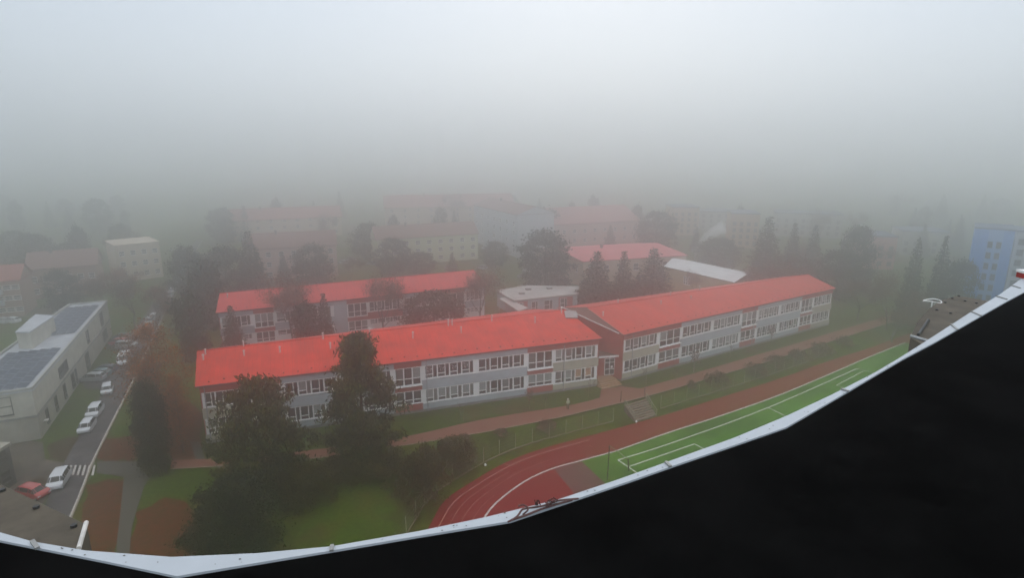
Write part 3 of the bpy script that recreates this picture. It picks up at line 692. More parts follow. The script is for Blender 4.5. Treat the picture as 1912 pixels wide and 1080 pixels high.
# flat-roofed link
K0, K1 = at(961, 562, 3.7), at(1077, 549.5, 3.7); K0.z = K1.z = 0
kr, kL = frame_of(K0, K1); lk = empty('flat_roofed_annex', (K0.x, K0.y, 0), kr, 'low grey annex with pale flat roof between the rear wing and the spruces', 'annex')
kb3, kb2 = local(K0, kr, at(928, 543, 3.7)), local(K0, kr, at(1080, 536, 3.7)); kb2b = local(K0, kr, at(986, 535, 3.7))
MB().prism([(0, 0), (kL, 0), (kb2.x, kb2.y), (kb2b.x, kb2b.y), (kb3.x, kb3.y)], 0, 3.6).build('wall', M['grey_wall'], lk)
MB().prism([(-.2, -.3), (kL+.3, -.3), (kb2.x+.3, kb2.y+.2), (kb2b.x, kb2b.y+.3), (kb3.x-.3, kb3.y)], 3.61, 3.85).build('roof', mat('pale_flat_roof', (0.42, 0.41, 0.38), 0.9, 0.2, 0.4, detail=8), lk)
for k, (a, b, v) in enumerate([(0.05, 0.20, 'r'), (0.24, 0.38, 'd'), (0.44, 0.62, 'w'), (0.70, 0.93, 'r')]):
    if v == 'r': MB().box(a*kL, b*kL, -0.08, -0.004, 0.5, 3.3).build('wall_panel', M['red_wall'], lk)
    window(lk, (a+.02)*kL, -0.12, 0.2 if v == 'd' else 0.9, (b-a-.04)*kL*(0.6 if v == 'r' else 1), 2.9 if v == 'd' else 2.2, 'glass', side=True, hop=0.45)
for k, (x, y) in enumerate([(3, 4), (6, 7), (11, 6)]): MB().box(x, x+1.2, y, y+.8, 3.86, 4.2).build('roof_vent', M['plinth'], lk)
w0, w1, w2, w3 = at(932, 558, 3.2), at(944, 556, 3.2), at(986, 577, 3.0), at(968, 583, 3.0)
cwb = MB().prism([(q.x, q.y) for q in (w0, w1, w2, w3)], 3.0, 3.25)
for q in (w0, w1, w2, w3): cwb.box(q.x-.12, q.x+.12, q.y-.12, q.y+.12, 0, 2.99)
tag(cwb.build('covered_walkway', mat('pale_canopy', (0.45, 0.43, 0.40), 0.8, 0.1, 1)), 'pale covered walkway roof slanting from the flat annex to the red roof', 'canopy')

# --- solar roof building on the left
S0, S1 = at(78, 820), at(210, 625); S0t = at(54, 723, 7.1); 
sr, sL = frame_of(S0, S1); so_ = empty('office_building', (S0.x, S0.y, 0), sr, 'pale concrete building with solar panels on its flat roof beside the street', 'building')
back = local(S0, sr, at(129, 569, 7.0)); DW = 9.5; BX = back.y
cor = [(0, 0), (sL, 0), (back.x, BX), (-0.4, DW)]
MB().prism(cor, 0, 3.1).build('lower_wall', M['facade_low'], so_)
MB().prism([(-0.08, -0.1), (sL+.08, -0.1), (back.x+.05, BX+.05), (-.5, DW+.1)], 3.1, 3.35).build('storey_ledge', M['plinth'], so_)
MB().prism(cor, 3.35, 6.7).build('upper_wall', M['facade_grey'], so_)
MB().prism([(-0.15, -0.18), (sL+.15, -0.18), (back.x+.1, BX+.15), (-.5, DW+.15)], 6.7, 6.85).build('roof', M['membrane'], so_)
pr = MB(); 
for (a, b) in (((0, 0), (sL, 0)), ((sL, 0), (back.x, BX)), ((back.x, BX), (-.4, DW)), ((-.4, DW), (0, 0))):
    a, b = Vector((*a, 0)), Vector((*b, 0)); d = (b-a).normalized(); n = Vector((-d.y, d.x, 0))*0.28
    pr.prism([(a.x-n.x*.5, a.y-n.y*.5), (b.x-n.x*.5, b.y-n.y*.5), (b.x+n.x*.5, b.y+n.y*.5), (a.x+n.x*.5, a.y+n.y*.5)], 6.853, 7.15)
pr.build('parapet', mat('parapet_sheet', (0.36, 0.36, 0.33), 0.7, 0.12, 1), so_)
for x, w, z, h in [(3.0, 1.1, .7, 2.0), (7.2, 1.2, .6, 2.2), (11.8, 1.2, .6, 2.2), (16.3, 1.6, .5, 2.3), (18.6, .9, .6, 2.2), (25.5, 2.4, .1, 2.8), (39.5, 3.5, .8, 1.9)]:
    window(so_, x, -0.03, z, w, h, 'glass', side=w > 1.5, fm='dark_frame')
for x, w, z, h in [(11.2, 4.6, 4.0, 1.6), (28.5, 1.6, 3.9, 2.2), (39.5, 2.2, 3.9, 2.4)]:
    window(so_, x, -0.03, z, w, h, 'glass' if x < 20 or x > 35 else 'blind', side=True, fm='dark_frame')
def end_win(y, z, w, h): window(so_, -0.05-0.4*y/DW, y+w, z, w, h, 'glass', side=False, rz=-math.pi/2+0.04, hop=0.45, fm='dark_frame')
end_win(2.2, 3.9, 1.5, 2.4); end_win(6.0, 3.9, 1.5, 2.4); end_win(4.6, 0.2, 1.4, 2.6)
MB().box(1.6, 2.3, -0.5, -0.05, 1.6, 1.75).build('wall_lamp', M['vent'], so_)
# roof stair head
sh = [local(S0, sr, at(x, y, 9.4)) for x, y in ((30, 622), (56, 622), (100, 592), (66, 590))]
MB().prism([(q.x, q.y) for q in sh], 6.86, 9.4).build('stair_head', M['facade_grey'], so_)
shc = sum((Vector((q.x, q.y, 0)) for q in sh), Vector())/4
MB().prism([(q.x+(q.x-shc.x)*.05, q.y+(q.y-shc.y)*.05) for q in sh], 9.403, 9.6).build('stair_head_roof', M['membrane'], so_)
# rooftop solar arrays: tilted panels in stepped rows
pm = MB(); pw, ph = 1.9, 1.1
pm.poly([(0, 0, .12), (pw, 0, .12), (pw, ph, .34), (0, ph, .34)], 0); pm.poly([(0, 0, .09), (0, ph, .31), (pw, ph, .31), (pw, 0, .09)], 1)
for (a, b) in (((0, 0), (pw, 0)), ((pw, 0), (pw, ph)), ((pw, ph), (0, ph)), ((0, ph), (0, 0))):
    za = .12+.2*a[1]/ph; zb = .12+.2*b[1]/ph
    pm.poly([(a[0], a[1], za+.012), (b[0], b[1], zb+.012), (b[0], b[1], zb-.05), (a[0], a[1], za-.05)], 1)
for xx in (0.03, pw-.08): pm.box(xx, xx+.05, ph-.08, ph-.03, 0, .30, 1)
pm.poly([(0.0, ph-.05, .336), (pw, ph-.05, .336), (pw, ph, .347), (0, ph, .347)], 1); pm.poly([(0, 0, .124), (0.05, 0, .124), (.05, ph, .344), (0, ph, .344)], 1)
pme = pm.mesh('solar_panel', [M['panel'], M['panel_frame']])
for (xa, xb, lab) in ((0.7, 15.5, 'solar panel array on the near end of the pale building, left edge of view'), (25.5, 43.5, 'solar panel array on the far end of the pale building roof')):
    ar = empty('solar_panel_array', (S0.x, S0.y, 6.86), sr, lab, 'solar panels', 'solar arrays on the flat roof')
    x = xa; c = 0
    while x < xb:
        wy = DW+(BX-DW)*(x/sL); y = 0.75
        while y < wy-1.6 and c < 99:
            link('solar_panel', pme, ar, loc=(x, y, 0)); y += 1.32; c += 1
        x += 2.08
# building at the lower left corner
Q0, Q1 = at(-70, 905), at(30, 818)
qb = block('corner_building', 'brownish building corner at the left edge below the solar roof building', 'building', at(-120, 1010), at(32, 902), 7, 4.6, 0, mat('old_plaster', (0.07, 0.065, 0.06), 0.95, 0.2, 0.8), M['facade_low'], fx=4, rows=(0.8, 3.2), ww=1.3, wh=1.3, roof='flat', sides='R', fm='dark_frame')

# --- far towers on the right and in the fog
TCAP = W_('tower_roof', (0.10, 0.13, 0.18))
def tower(lab, p0, p1, Y0, Y1, ztop, depth, wallm, fx, group=None, **k):
    if ztop > 100: ztop = at_range((p0+p1)/2, ztop-1000, (Y0+Y1)/2).z
    a, b = at_range(p0, 500, Y0), at_range(p1, 500, Y1); a.z = b.z = 0
    rows = [1.2+2.35*i for i in range(int((ztop-1.2)/2.35))]
    return block('tower_block', lab, 'tower block', a, b, depth, ztop, 0, wallm, whw, fx=fx, rows=rows, ww=k.pop('ww', 1.2), wh=1.3, roof='flat', group=group, fm='dark_frame', capm=TCAP, **k)
tower('blue tower block with a column of small windows at the right edge', 1808, 1882, 128, 124, 19.2, 9, bluew, 2, stripe=[(0.36, 0.74, bluel)], xs=[0.44, 0.66], ww=0.85)
tower('white tower block side with balconies at the far right beside the blue one', 1885, 1990, 130, 126, 18.2, 9, whw, 4)
tower('dusky pink apartment block in fog left of the tall dark firs on the right', 1612, 1668, 177, 175, 1443, 12, pinkd, 3)
tower('faint white block behind the firs left of the blue tower', 1676, 1764, 200, 196, 1434, 12, beigew, 5)
tower('faint beige block in fog above the far end of the red roof', 1436, 1562, 245, 236, 1400, 12, beigew, 8)
tower('faint orange block left of the smoke plume', 1250, 1298, 245, 245, 1388, 12, orw, 4)
tower('faint orange block right of the smoke plume', 1358, 1410, 215, 213, 1400, 12, orw, 4)
tower('pale wide block between the two orange ones', 1300, 1356, 260, 258, 1396, 12, beigew, 4)
# ------------------------------------------------------------------ trees
def leaf_mesh(name, cen, size, m, elong=2.0, up=0.0, seed=0):
    r = np.random.default_rng(seed); n = len(cen)
    u = r.normal(size=(n, 3)); u[:, 2] += up; u /= np.linalg.norm(u, axis=1)[:, None]
    q = r.normal(size=(n, 3)); v = np.cross(u, q); v /= np.linalg.norm(v, axis=1)[:, None]
    s = np.asarray(size)*r.uniform(0.6, 1.3, n) if np.ndim(size) == 0 else np.asarray(size)
    u = u*(s*elong*0.5)[:, None]; v = v*(s*0.5)[:, None]
    co = np.stack([cen-u, cen-v*1.0, cen+u, cen+v*1.0], 1).reshape(-1, 3)
    me = bpy.data.meshes.new(name); me.vertices.add(4*n); me.vertices.foreach_set('co', co.ravel())
    me.loops.add(4*n); me.loops.foreach_set('vertex_index', np.arange(4*n)); me.polygons.add(n)
    me.polygons.foreach_set('loop_start', np.arange(n)*4); me.polygons.foreach_set('loop_total', np.full(n, 4))
    me.update(calc_edges=True); me.materials.append(m); return me
def clump_crown(H, prof, z0, ncl, per, cr, flat=0.55, inner=0.35, seed=0, jitter=0.15):
    r = np.random.default_rng(seed); cs = []
    while len(cs) < ncl:
        z = r.uniform(z0, 1.0); R_ = prof(z)
        if r.random() > R_/1.0*1.2+0.1: continue
        a = r.uniform(0, 2*math.pi); rr_ = R_*math.sqrt(r.uniform(inner, 1.0))*(1+r.uniform(-jitter, jitter*1.6))
        cs.append((rr_*math.cos(a), rr_*math.sin(a), z*H))
    cs = np.array(cs); c = np.repeat(cs, per, 0); sc_ = r.uniform(0.55, 1.25, ncl).repeat(per)*cr
    d = r.normal(size=c.shape)*0.5; d[:, 2] *= flat
    rad = np.linalg.norm(cs[:, :2], axis=1).repeat(per)
    c = c+d*sc_[:, None]; 
    return cs, c
def limbs(cs, H, tr, n, z_start=0.12, mat_=None, droop=-0.12, name='trunk', seed=0, lean=0.0, tip=0.02):
    mb = MB(); r = random.Random(seed)
    mb.tube([(0, 0, -0.4), (0.02*H*lean, 0, H*.25), (0.03*H*lean, .01*H*lean, H*.6), (0.02*H*lean, 0, H*.97)], [tr*1.25, tr*.9, tr*.5, tip], 7)
    for k in range(min(n, len(cs))):
        c = cs[k]; z = max(H*z_start, c[2]-0.35*math.hypot(c[0], c[1])); rr_ = tr*.28
        mb.tube([(0, 0, z), (c[0]*.5, c[1]*.5, (z+c[2])/2+0.1), tuple(c)], [rr_, rr_*.7, .02], 4)
    return mb.mesh(name, mat_ or M['bark'])
PROTO = {}
def proto(key):
    if key in PROTO: return PROTO[key]
    kind, sd_ = key.split(':'); sd = int(sd_)
    r = np.random.default_rng(100+sd)
    near = kind.endswith('_near')
    if kind == 'tallpine_near':
        H, Rr = 16, 3.9
        f = lambda z: Rr*(1.0 if z < .5 else max(0.16, 1-((z-.5)/.52)**1.1*.86))*(1+.17*math.sin(z*27+sd))
        cs, c = clump_crown(H, f, 0.05, 270, 80, 1.1, .42, .12, sd, .22)
        tr = limbs(cs, H, .28, 60, seed=sd); cr = leaf_mesh('crown', c, .20, M['pine'], 3.2, .9, sd)
    elif kind == 'broadpine_near':
        H, Rr = 13.5, 6.4
        f = lambda z: Rr*(1.0 if z < .35 else max(.28, 1-((z-.35)/.66)**1.3*.52) if z < .9 else .42)*(1+.16*math.sin(z*17+sd))
        cs, c = clump_crown(H, f, 0.06, 330, 80, 1.15, .45, .12, sd, .2)
        tr = limbs(cs, H, .3, 70, seed=sd); cr = leaf_mesh('crown', c, .21, M['pine'], 3.0, .9, sd)
    elif kind == 'mound_near':
        H, Rr = 8.0, 4.6
        f = lambda z: Rr*math.sqrt(max(.05, 1-z**2.2))*(1+.15*math.sin(z*13+sd))
        cs, c = clump_crown(H, f, 0.05, 210, 95, 1.2, .6, .3, sd, .22)
        tr = limbs(cs, H, .22, 40, seed=sd); cr = leaf_mesh('crown', c, .17, M['dark_leaf'], 2.0, .2, sd)
    elif kind == 'shrub_near':
        H, Rr = 3.6, 3.4
        f = lambda z: Rr*math.sqrt(max(.05, 1-z**2))*(1+.2*math.sin(z*9+sd))
        cs, c = clump_crown(H, f, 0.05, 120, 80, .9, .6, .3, sd, .2)
        tr = limbs(cs, H, .10, 30, seed=sd); cr = leaf_mesh('crown', c, .15, M['olive'], 2.0, .2, sd)
    elif kind == 'column_near' or kind == 'column':
        H, Rr = 11, 1.8
        f = lambda z: Rr*(.75+.3*math.sin(min(1, z*1.6)*math.pi*.5))*(1 if z < .75 else max(.12, 1-((z-.75)/.26)**1.6))
        cs, c = clump_crown(H, f, 0.04, 150 if near else 90, 80 if near else 50, .85, 1.3, .3, sd, .12)
        tr = limbs(cs, H, .2, 20, seed=sd); cr = leaf_mesh('crown', c, .16 if near else .26, M['dark_leaf'], 2.2, 1.5, sd)
    elif kind == 'orange_near':
        H, Rr = 14, 3.4
        f = lambda z: Rr*math.sin(min(1, (z-.1)/.5)*math.pi/2)**.7*(1 if z < .6 else max(.15, 1-((z-.6)/.42)**1.8))*(1+.18*math.sin(z*19+sd))
        cs, c = clump_crown(H, f, 0.14, 230, 50, 1.2, .9, .1, sd, .22)
        tr = limbs(cs, H, .22, 130, seed=sd, mat_=M['bark_grey']); cr = leaf_mesh('crown', c, .13, M['orange'], 1.5, 0, sd)
    elif kind == 'spruce':
        H, Rr = 14, 3.3; pts = []
        nl = 26
        for i in range(nl):
            zf = .06+.93*i/nl; R_ = Rr*(1-zf)**.85*(1+.12*math.sin(i*2.7+sd))+.12
            nb = max(5, int(13*(1-zf)+4))
            for b in range(nb):
                a = 2*math.pi*b/nb+i*.7+r.uniform(-.2, .2); L = R_*r.uniform(.72, 1.12); k = max(6, int(34*L/Rr))
                tt = r.uniform(.12, 1, k)**.7; w_ = .22*(1-tt*.5)
                x = np.cos(a)*L*tt+r.normal(size=k)*w_; y = np.sin(a)*L*tt+r.normal(size=k)*w_
                z = zf*H-tt*L*.28+r.normal(size=k)*.10-.1*np.abs(r.normal(size=k)); pts.append(np.stack([x, y, z], 1))
        c = np.concatenate(pts); cs = np.array([(0.5, 0, H*.3)])
        tr = limbs(cs, H, .2, 0, seed=sd); cr = leaf_mesh('crown', c, .22, M['spruce'], 2.2, -.2, sd)
    elif kind == 'round':
        H, Rr = 12, 4.6
        f = lambda z: Rr*math.sin(min(1, z/.45)*math.pi/2)**.6*(1 if z < .5 else math.sqrt(max(.04, 1-((z-.5)/.52)**2)))*(1+.1*math.sin(z*21+sd))
        cs, c = clump_crown(H, f, 0.1, 150, 60, 1.3, .6, .3, sd, .14)
        tr = limbs(cs, H, .25, 40, seed=sd); cr = leaf_mesh('crown', c, .25, M['spruce'], 2, .3, sd)
    elif kind in ('bare', 'barered', 'young'):
        H = 11 if kind != 'young' else 3.2; segs = []
        rd = random.Random(sd*7+3)
        def grow(p, d, L, rad, lv):
            n_ = 2; q = p
            for _ in range(n_):
                d = (d+Vector((rd.uniform(-.2, .2), rd.uniform(-.2, .2), rd.uniform(-.05, .18)))).normalized(); e_ = q+d*L/n_
                segs.append((q, e_, rad)); q = e_; rad *= .85
            if lv == 0: return
            for _ in range(4 if lv > 1 else 5):
                dd = (d*0.75+Vector((rd.uniform(-1, 1), rd.uniform(-1, 1), rd.uniform(-.2, .8)))*.75).normalized()
                grow(q.lerp(p, rd.uniform(0, .5)), dd, L*rd.uniform(.6, .85), rad*.55, lv-1)
        if kind == 'young': grow(Vector((0, 0, -.2)), Vector((0, 0, 1)), 1.7, .04, 2)
        else: grow(Vector((0, 0, -.3)), Vector((0, 0, 1)), 3.8, .16, 4)
        mb = MB(); tw = MB()
        for (a, b, rad) in segs: (mb if rad > .03 else tw).tube([a, b], [max(rad, .018), max(rad*.8, .014)], 3)
        tr = mb.mesh('trunk', M['bark_grey']); 
        ends = np.array([tuple(b) for (a, b, rad) in segs if rad < .05]) if kind != 'young' else np.array([tuple(b) for a, b, rad in segs])
        if kind == 'young': tr = mb.mesh('trunk', M['bark_grey']); cr = tw.mesh('crown', M['brown_twig']) if tw.v else leaf_mesh('crown', ends, .1, M['brown_twig'])
        else:
            c = np.repeat(ends, 7 if kind == 'bare' else 9, 0)+r.normal(size=(len(ends)*(7 if kind == 'bare' else 9), 3))*.28
            me2 = leaf_mesh('crown', c, .045, M['brown_twig' if kind == 'bare' else 'red_twig'], 9.0, .8, sd); cr = me2
        H = max(max(b.z for a, b, rad in segs), 1)
    elif kind in ('bush', 'redbush'):
        H, Rr = 1.6, 1.3
        f = lambda z: Rr*math.sqrt(max(.05, 1-z**2))
        cs, c = clump_crown(H, f, 0.05, 45, 45, .5, .7, .3, sd, .2)
        tr = limbs(cs, H, .05, 14, seed=sd); cr = leaf_mesh('crown', c, .08, M['olive' if kind == 'bush' else 'brown_twig'], 2.5, .3, sd)
    w_ = np.array([v.co for v in cr.vertices]); R_ = np.percentile(np.abs(w_[:, :2]), 97)
    PROTO[key] = (tr, cr, max(H, np.percentile(w_[:, 2], 99.5)), R_*1.02); return PROTO[key]
def tree(key, bx, by, top, wpx, name, label, cat='tree', group=None):
    p = at(bx, by, 0) if by < 760 and bx < 1100 else atg(bx, by)
    h = at_range(bx, top, p.y).z-p.z; dep = p.y*cT+(CAMH-h/2)*sT; wd = wpx*dep/F
    tr, cr, H, Rp = proto(key)
    e_ = empty(name, p, random.uniform(0, 6.28), label, cat, group); sw, sh_ = wd/2/Rp, h/H
    e_.scale = (sw, sw, sh_)
    link('trunk', tr, e_); link('crown', cr, e_); return e_
tree('broadpine_near:1', 498, 914, 710, 148, 'pine_tree', 'broad dark pine before the left end of the school, spreading wide at its foot')
tree('tallpine_near:2', 682, 868, 628, 122, 'pine_tree', 'tall narrow pine standing before the middle of the nearest red roof')
tree('mound_near:3', 446, 1032, 900, 160, 'evergreen_tree', 'rounded dark evergreen low at the bottom of the view above the white ledge')
tree('shrub_near:8', 575, 935, 868, 96, 'shrub', 'dark shrub just right of the broad pine foot, over the lawn', 'shrub')
tree('column_near:4', 292, 882, 716, 56, 'columnar_tree', 'dark columnar evergreen at the left end of the reddish path')
tree('orange_near:5', 308, 822, 604, 112, 'autumn_tree', 'rust-orange autumn tree left of the school end wall')
tree('orange_near:6', 343, 846, 700, 46, 'autumn_tree', 'smaller orange tree hard against the school end wall')
tree('bare:1', 274, 800, 650, 60, 'bare_tree', 'bare brown tree beside the road left of the orange tree')
tree('shrub_near:6', 792, 930, 838, 96, 'shrub', 'big olive shrub left of the track bend', 'shrub')
tree('shrub_near:7', 708, 886, 838, 100, 'shrub', 'wide dark shrub at the foot of the tall pine', 'shrub')
tree('shrub_near:9', 628, 898, 856, 60, 'shrub', 'shrub between the broad pine and the tall pine', 'shrub')
tree('shrub_near:11', 850, 858, 822, 90, 'shrub', 'low olive shrub on the bank below the reddish path', 'shrub')
# courtyard
tree('spruce:1', 440, 668, 568, 46, 'spruce_tree', 'small pointed conifer at the left end of the rear wing')
tree('column:2', 576, 664, 566, 48, 'columnar_tree', 'blocky dark columnar evergreen before the rear wing')
tree('spruce:3', 612, 668, 543, 44, 'spruce_tree', 'slim spruce right of the blocky evergreen before the rear wing')
tree('round:4', 812, 640, 546, 106, 'evergreen_tree', 'broad dark evergreen before the right half of the rear wing')
tree('barered:1', 548, 655, 508, 84, 'bare_tree', 'bare pinkish tree in front of the rear wing roof, left one')
tree('bare:2', 716, 640, 510, 78, 'bare_tree', 'bare grey-brown tree over the middle of the rear wing roof')
tree('barered:3', 893, 612, 500, 84, 'bare_tree', 'bare reddish tree at the right end of the rear wing')
tree('round:5', 1018, 547, 432, 94, 'pine_tree', 'large round dark pine behind the flat grey annex')
tree('spruce:6', 1112, 574, 466, 76, 'spruce_tree', 'leftmost of the three spruces before the school hall')
tree('spruce:7', 1162, 570, 465, 48, 'spruce_tree', 'slimmest spruce, middle of the three before the school hall')
tree('spruce:8', 1217, 566, 460, 82, 'spruce_tree', 'rightmost of the three spruces, beside the white-roofed hall')
tree('bare:4', 1300, 560, 506, 40, 'bare_tree', 'small bare tree in front of the white-roofed hall wall')
# middle distance
for a in [('spruce:9', 533, 537, 470, 30, 'spruce_tree', 'slim spruce before the pinkish three-storey apartment house'),
          ('round:10', 588, 545, 458, 68, 'evergreen_tree', 'rounded dark evergreen before the pinkish apartment house'),
          ('spruce:11', 474, 552, 428, 62, 'spruce_tree', 'tall hazy spruce at the left end of the pinkish apartment house'),
          ('round:12', 428, 565, 462, 84, 'evergreen_tree', 'hazy dark evergreen mass left above the rear wing roof end'),
          ('round:13', 735, 516, 446, 66, 'evergreen_tree', 'hazy evergreen at the left end of the yellow-green house'),
          ('round:14', 787, 514, 472, 50, 'evergreen_tree', 'low hazy evergreen before the yellow-green house'),
          ('round:15', 690, 486, 418, 62, 'evergreen_tree', 'faint tree between the pinkish and yellow-green houses'),
          ('column:16', 366, 672, 548, 52, 'columnar_tree', 'dark hazy columnar tree left of the rear wing, nearest the school'),
          ('column:17', 392, 615, 486, 58, 'columnar_tree', 'hazy tall tree at the corner of the rear wing'),
          ('round:18', 358, 560, 462, 62, 'evergreen_tree', 'hazy dark tree right of the far street'),
          ('round:20', 70, 512, 438, 66, 'evergreen_tree', 'faint bluish tree at the far left in fog'),
          ('round:21', 132, 520, 456, 60, 'evergreen_tree', 'faint tree above the reddish terraced house'),
          ('bare:5', 255, 620, 520, 82, 'bare_tree', 'bare hazy tree just beyond the solar roof building'),
          ('barered:6', 292, 612, 530, 60, 'bare_tree', 'reddish bare tree by the road beyond the parked van'),
          ('bare:7', 180, 600, 520, 78, 'bare_tree', 'bare hazy tree behind the solar roof building'),
          ('round:22', 125, 585, 505, 60, 'evergreen_tree', 'hazy tree behind the near end of the solar roof building'),
          ('barered:8', 215, 575, 500, 76, 'bare_tree', 'bare reddish tree left of the beige fogged building'),
          ('bare:9', 322, 640, 560, 60, 'bare_tree', 'bare brown tree right of the road above the orange tree'),
          ('round:23', 1224, 470, 396, 74, 'evergreen_tree', 'faint dark tree left of the left orange block'),
          ('round:24', 1338, 505, 446, 74, 'evergreen_tree', 'hazy tree under the smoke plume behind the white-roofed hall'),
          ('spruce:25', 1424, 530, 400, 66, 'spruce_tree', 'tallest fogged spruce right of the right orange block'),
          ('spruce:26', 1474, 520, 412, 40, 'spruce_tree', 'narrow fogged spruce, left of a pair above the red roof end'),
          ('spruce:27', 1512, 522, 416, 40, 'spruce_tree', 'narrow fogged spruce, right of a pair above the red roof end'),
          ('round:28', 1470, 548, 478, 92, 'evergreen_tree', 'hazy wood edge tree behind the far part of the right red roof'),
          ('round:29', 1560, 560, 470, 84, 'evergreen_tree', 'hazy round tree just beyond the far end of the right wing'),
          ('round:30', 1590, 548, 424, 60, 'evergreen_tree', 'faint tall tree left of the dusky pink block'),
          ('bare:10', 1600, 600, 520, 84, 'bare_tree', 'hazy bare tree right of the far end of the right wing'),
          ('spruce:31', 1690, 612, 440, 46, 'spruce_tree', 'tall dark fir left of a pair before the blue tower'),
          ('spruce:32', 1738, 612, 434, 46, 'spruce_tree', 'tall dark fir right of a pair, nearer the blue tower'),
          ('bare:33', 1655, 618, 505, 76, 'bare_tree', 'hazy leafless tree below the dusky pink block'),
          ('bare:34', 1715, 635, 545, 70, 'bare_tree', 'leafless hazy tree at the foot of the pair of firs'),
          ('round:35', 1776, 620, 488, 60, 'evergreen_tree', 'hazy tree at the left foot of the blue tower'),
          ('bare:11', 1665, 640, 570, 70, 'bare_tree', 'bare shrubby tree at the far end of the reddish path'),
          ('spruce:36', 845, 520, 470, 26, 'spruce_tree', 'small hazy spruce at the right end of the yellow-green house'),
          ('round:37', 925, 500, 452, 46, 'evergreen_tree', 'hazy tree before the white apartment house'),
          ('bare:12', 655, 530, 478, 50, 'bare_tree', 'bare hazy tree right of the pinkish house'),
          ('bare:13', 1395, 560, 500, 44, 'bare_tree', 'small bare tree beside the white hall far gable')]:
    tree(*a)
rf_ = random.Random(11)
FK = ['round:40', 'spruce:41', 'round:42', 'spruce:9', 'bare:43', 'column:44']
for i in range(74):
    bx = rf_.uniform(-20, 1900); by = rf_.uniform(402, 476) if 380 < bx < 1300 else rf_.uniform(402, 520)
    if 300 < bx < 400: bx -= 150
    if 1780 < bx: by = rf_.uniform(402, 470)
    p = at(bx, by); 
    key = rf_.choice(FK); hgt = rf_.uniform(8, 15); tr, cr, H_, Rp = proto(key)
    e_ = empty('distant_tree', p, rf_.uniform(0, 6), 'faint tree standing far back in the fog, no more than a grey shape', 'tree', 'faint trees far back in the fog')
    k = hgt/H_; kw = k*rf_.uniform(.9, 1.3); e_.scale = (kw, kw, k); link('trunk', tr, e_); link('crown', cr, e_)
# hedge bushes and young trees
for k, (bx, by, top, wd, lab) in enumerate([(1337, 716, 694, 44, 'largest brown bush on the right side of the reddish path'), (1291, 726, 711, 18, 'small brown bush just left of the largest bush by the path'),
        (1408, 696, 678, 44, 'brown hedge bush second beyond the largest one'), (1448, 684, 665, 46, 'brown hedge bush third beyond the largest one'), (1490, 671, 654, 42, 'brown hedge bush fourth beyond the largest one'),
        (1530, 658, 641, 44, 'brown hedge bush fifth beyond the largest one'), (1575, 643, 628, 42, 'farthest brown hedge bush toward the tall firs'),
        (1022, 800, 786, 34, 'reddish bush on the bank below the person'), (935, 812, 802, 26, 'low reddish bush on the bank by the path'), (865, 826, 812, 30, 'low reddish bush on the bank nearest the tall pine'), (1500, 664, 655, 10, 'dark little shrub beside the path far right')]):
    tree('redbush:%d' % (1+k % 4), bx, by, top, wd, 'bush', lab, 'bush')
for k, (bx, by, top, lab) in enumerate([(862, 787, 752, 'staked sapling on the grass before the grey part of the left wing'), (988, 766, 722, 'sapling with reddish leaves before the red stair bay of the left wing'), (1021, 765, 738, 'small sapling just right of the reddish one'),
        (1101, 741, 705, 'sapling near the entrance steps'), (1204, 718, 682, 'first sapling before the right wing'), (1261, 712, 686, 'second sapling before the right wing'), (1296, 698, 648, 'tallest sapling with reddish leaves before the right wing'),
        (1366, 672, 640, 'sapling before the middle of the right wing'), (1439, 642, 612, 'sapling with reddish leaves before the second red bay of the right wing')]):
    p = at(bx, by); h = at_range(bx, top, p.y).z
    e_ = empty('sapling', p, k*1.3, lab, 'sapling', 'saplings planted along the school'); tr, cr, H_, Rp = proto('young:%d' % (k % 3))
    e_.scale = (h/H_*.7, h/H_*.7, h/H_); link('trunk', tr, e_); link('crown', cr, e_)
    if k in (1, 6, 8): link('leaves', leaf_mesh('leaves', np.random.default_rng(k).normal(size=(160, 3))*np.array([.45, .45, .5])+np.array([0, 0, 2.2]), .16, M['red_twig'], 1.5), e_)
    MB().tube([(.45, 0, 0), (.45, 0, 1.9)], .04, 5).build('stake', M['kerb'], e_)

# ------------------------------------------------------------------ cars
M['tyre'] = mat('tyre', (0.02, 0.02, 0.02), 0.9, 0.1, 5)
M['carglass'] = glass_mat('car_glass', (0.012, 0.014, 0.016), 0.08)
M['lamp'] = mat('lamp_lens', (0.6, 0.6, 0.6), 0.2, 0.05, 5, spec=0.6)
M['tail'] = mat('tail_lens', (0.35, 0.02, 0.015), 0.3, 0.05, 5)
def paint(n, c):
    m = mat(n, c, 0.28, 0.03, 3, spec=0.5); m.node_tree.nodes['Principled BSDF'].inputs['Coat Weight'].default_value = 0.5; return m
CARP = {'white': paint('white_paint_car', (0.62, 0.64, 0.66)), 'red': paint('red_paint_car', (0.42, 0.03, 0.03)), 'silver': paint('silver_paint_car', (0.36, 0.38, 0.39)),
        'teal': paint('teal_paint_car', (0.10, 0.17, 0.18)), 'blue': paint('dark_blue_paint_car', (0.04, 0.05, 0.09)), 'dark': paint('dark_paint_car', (0.03, 0.03, 0.033))}
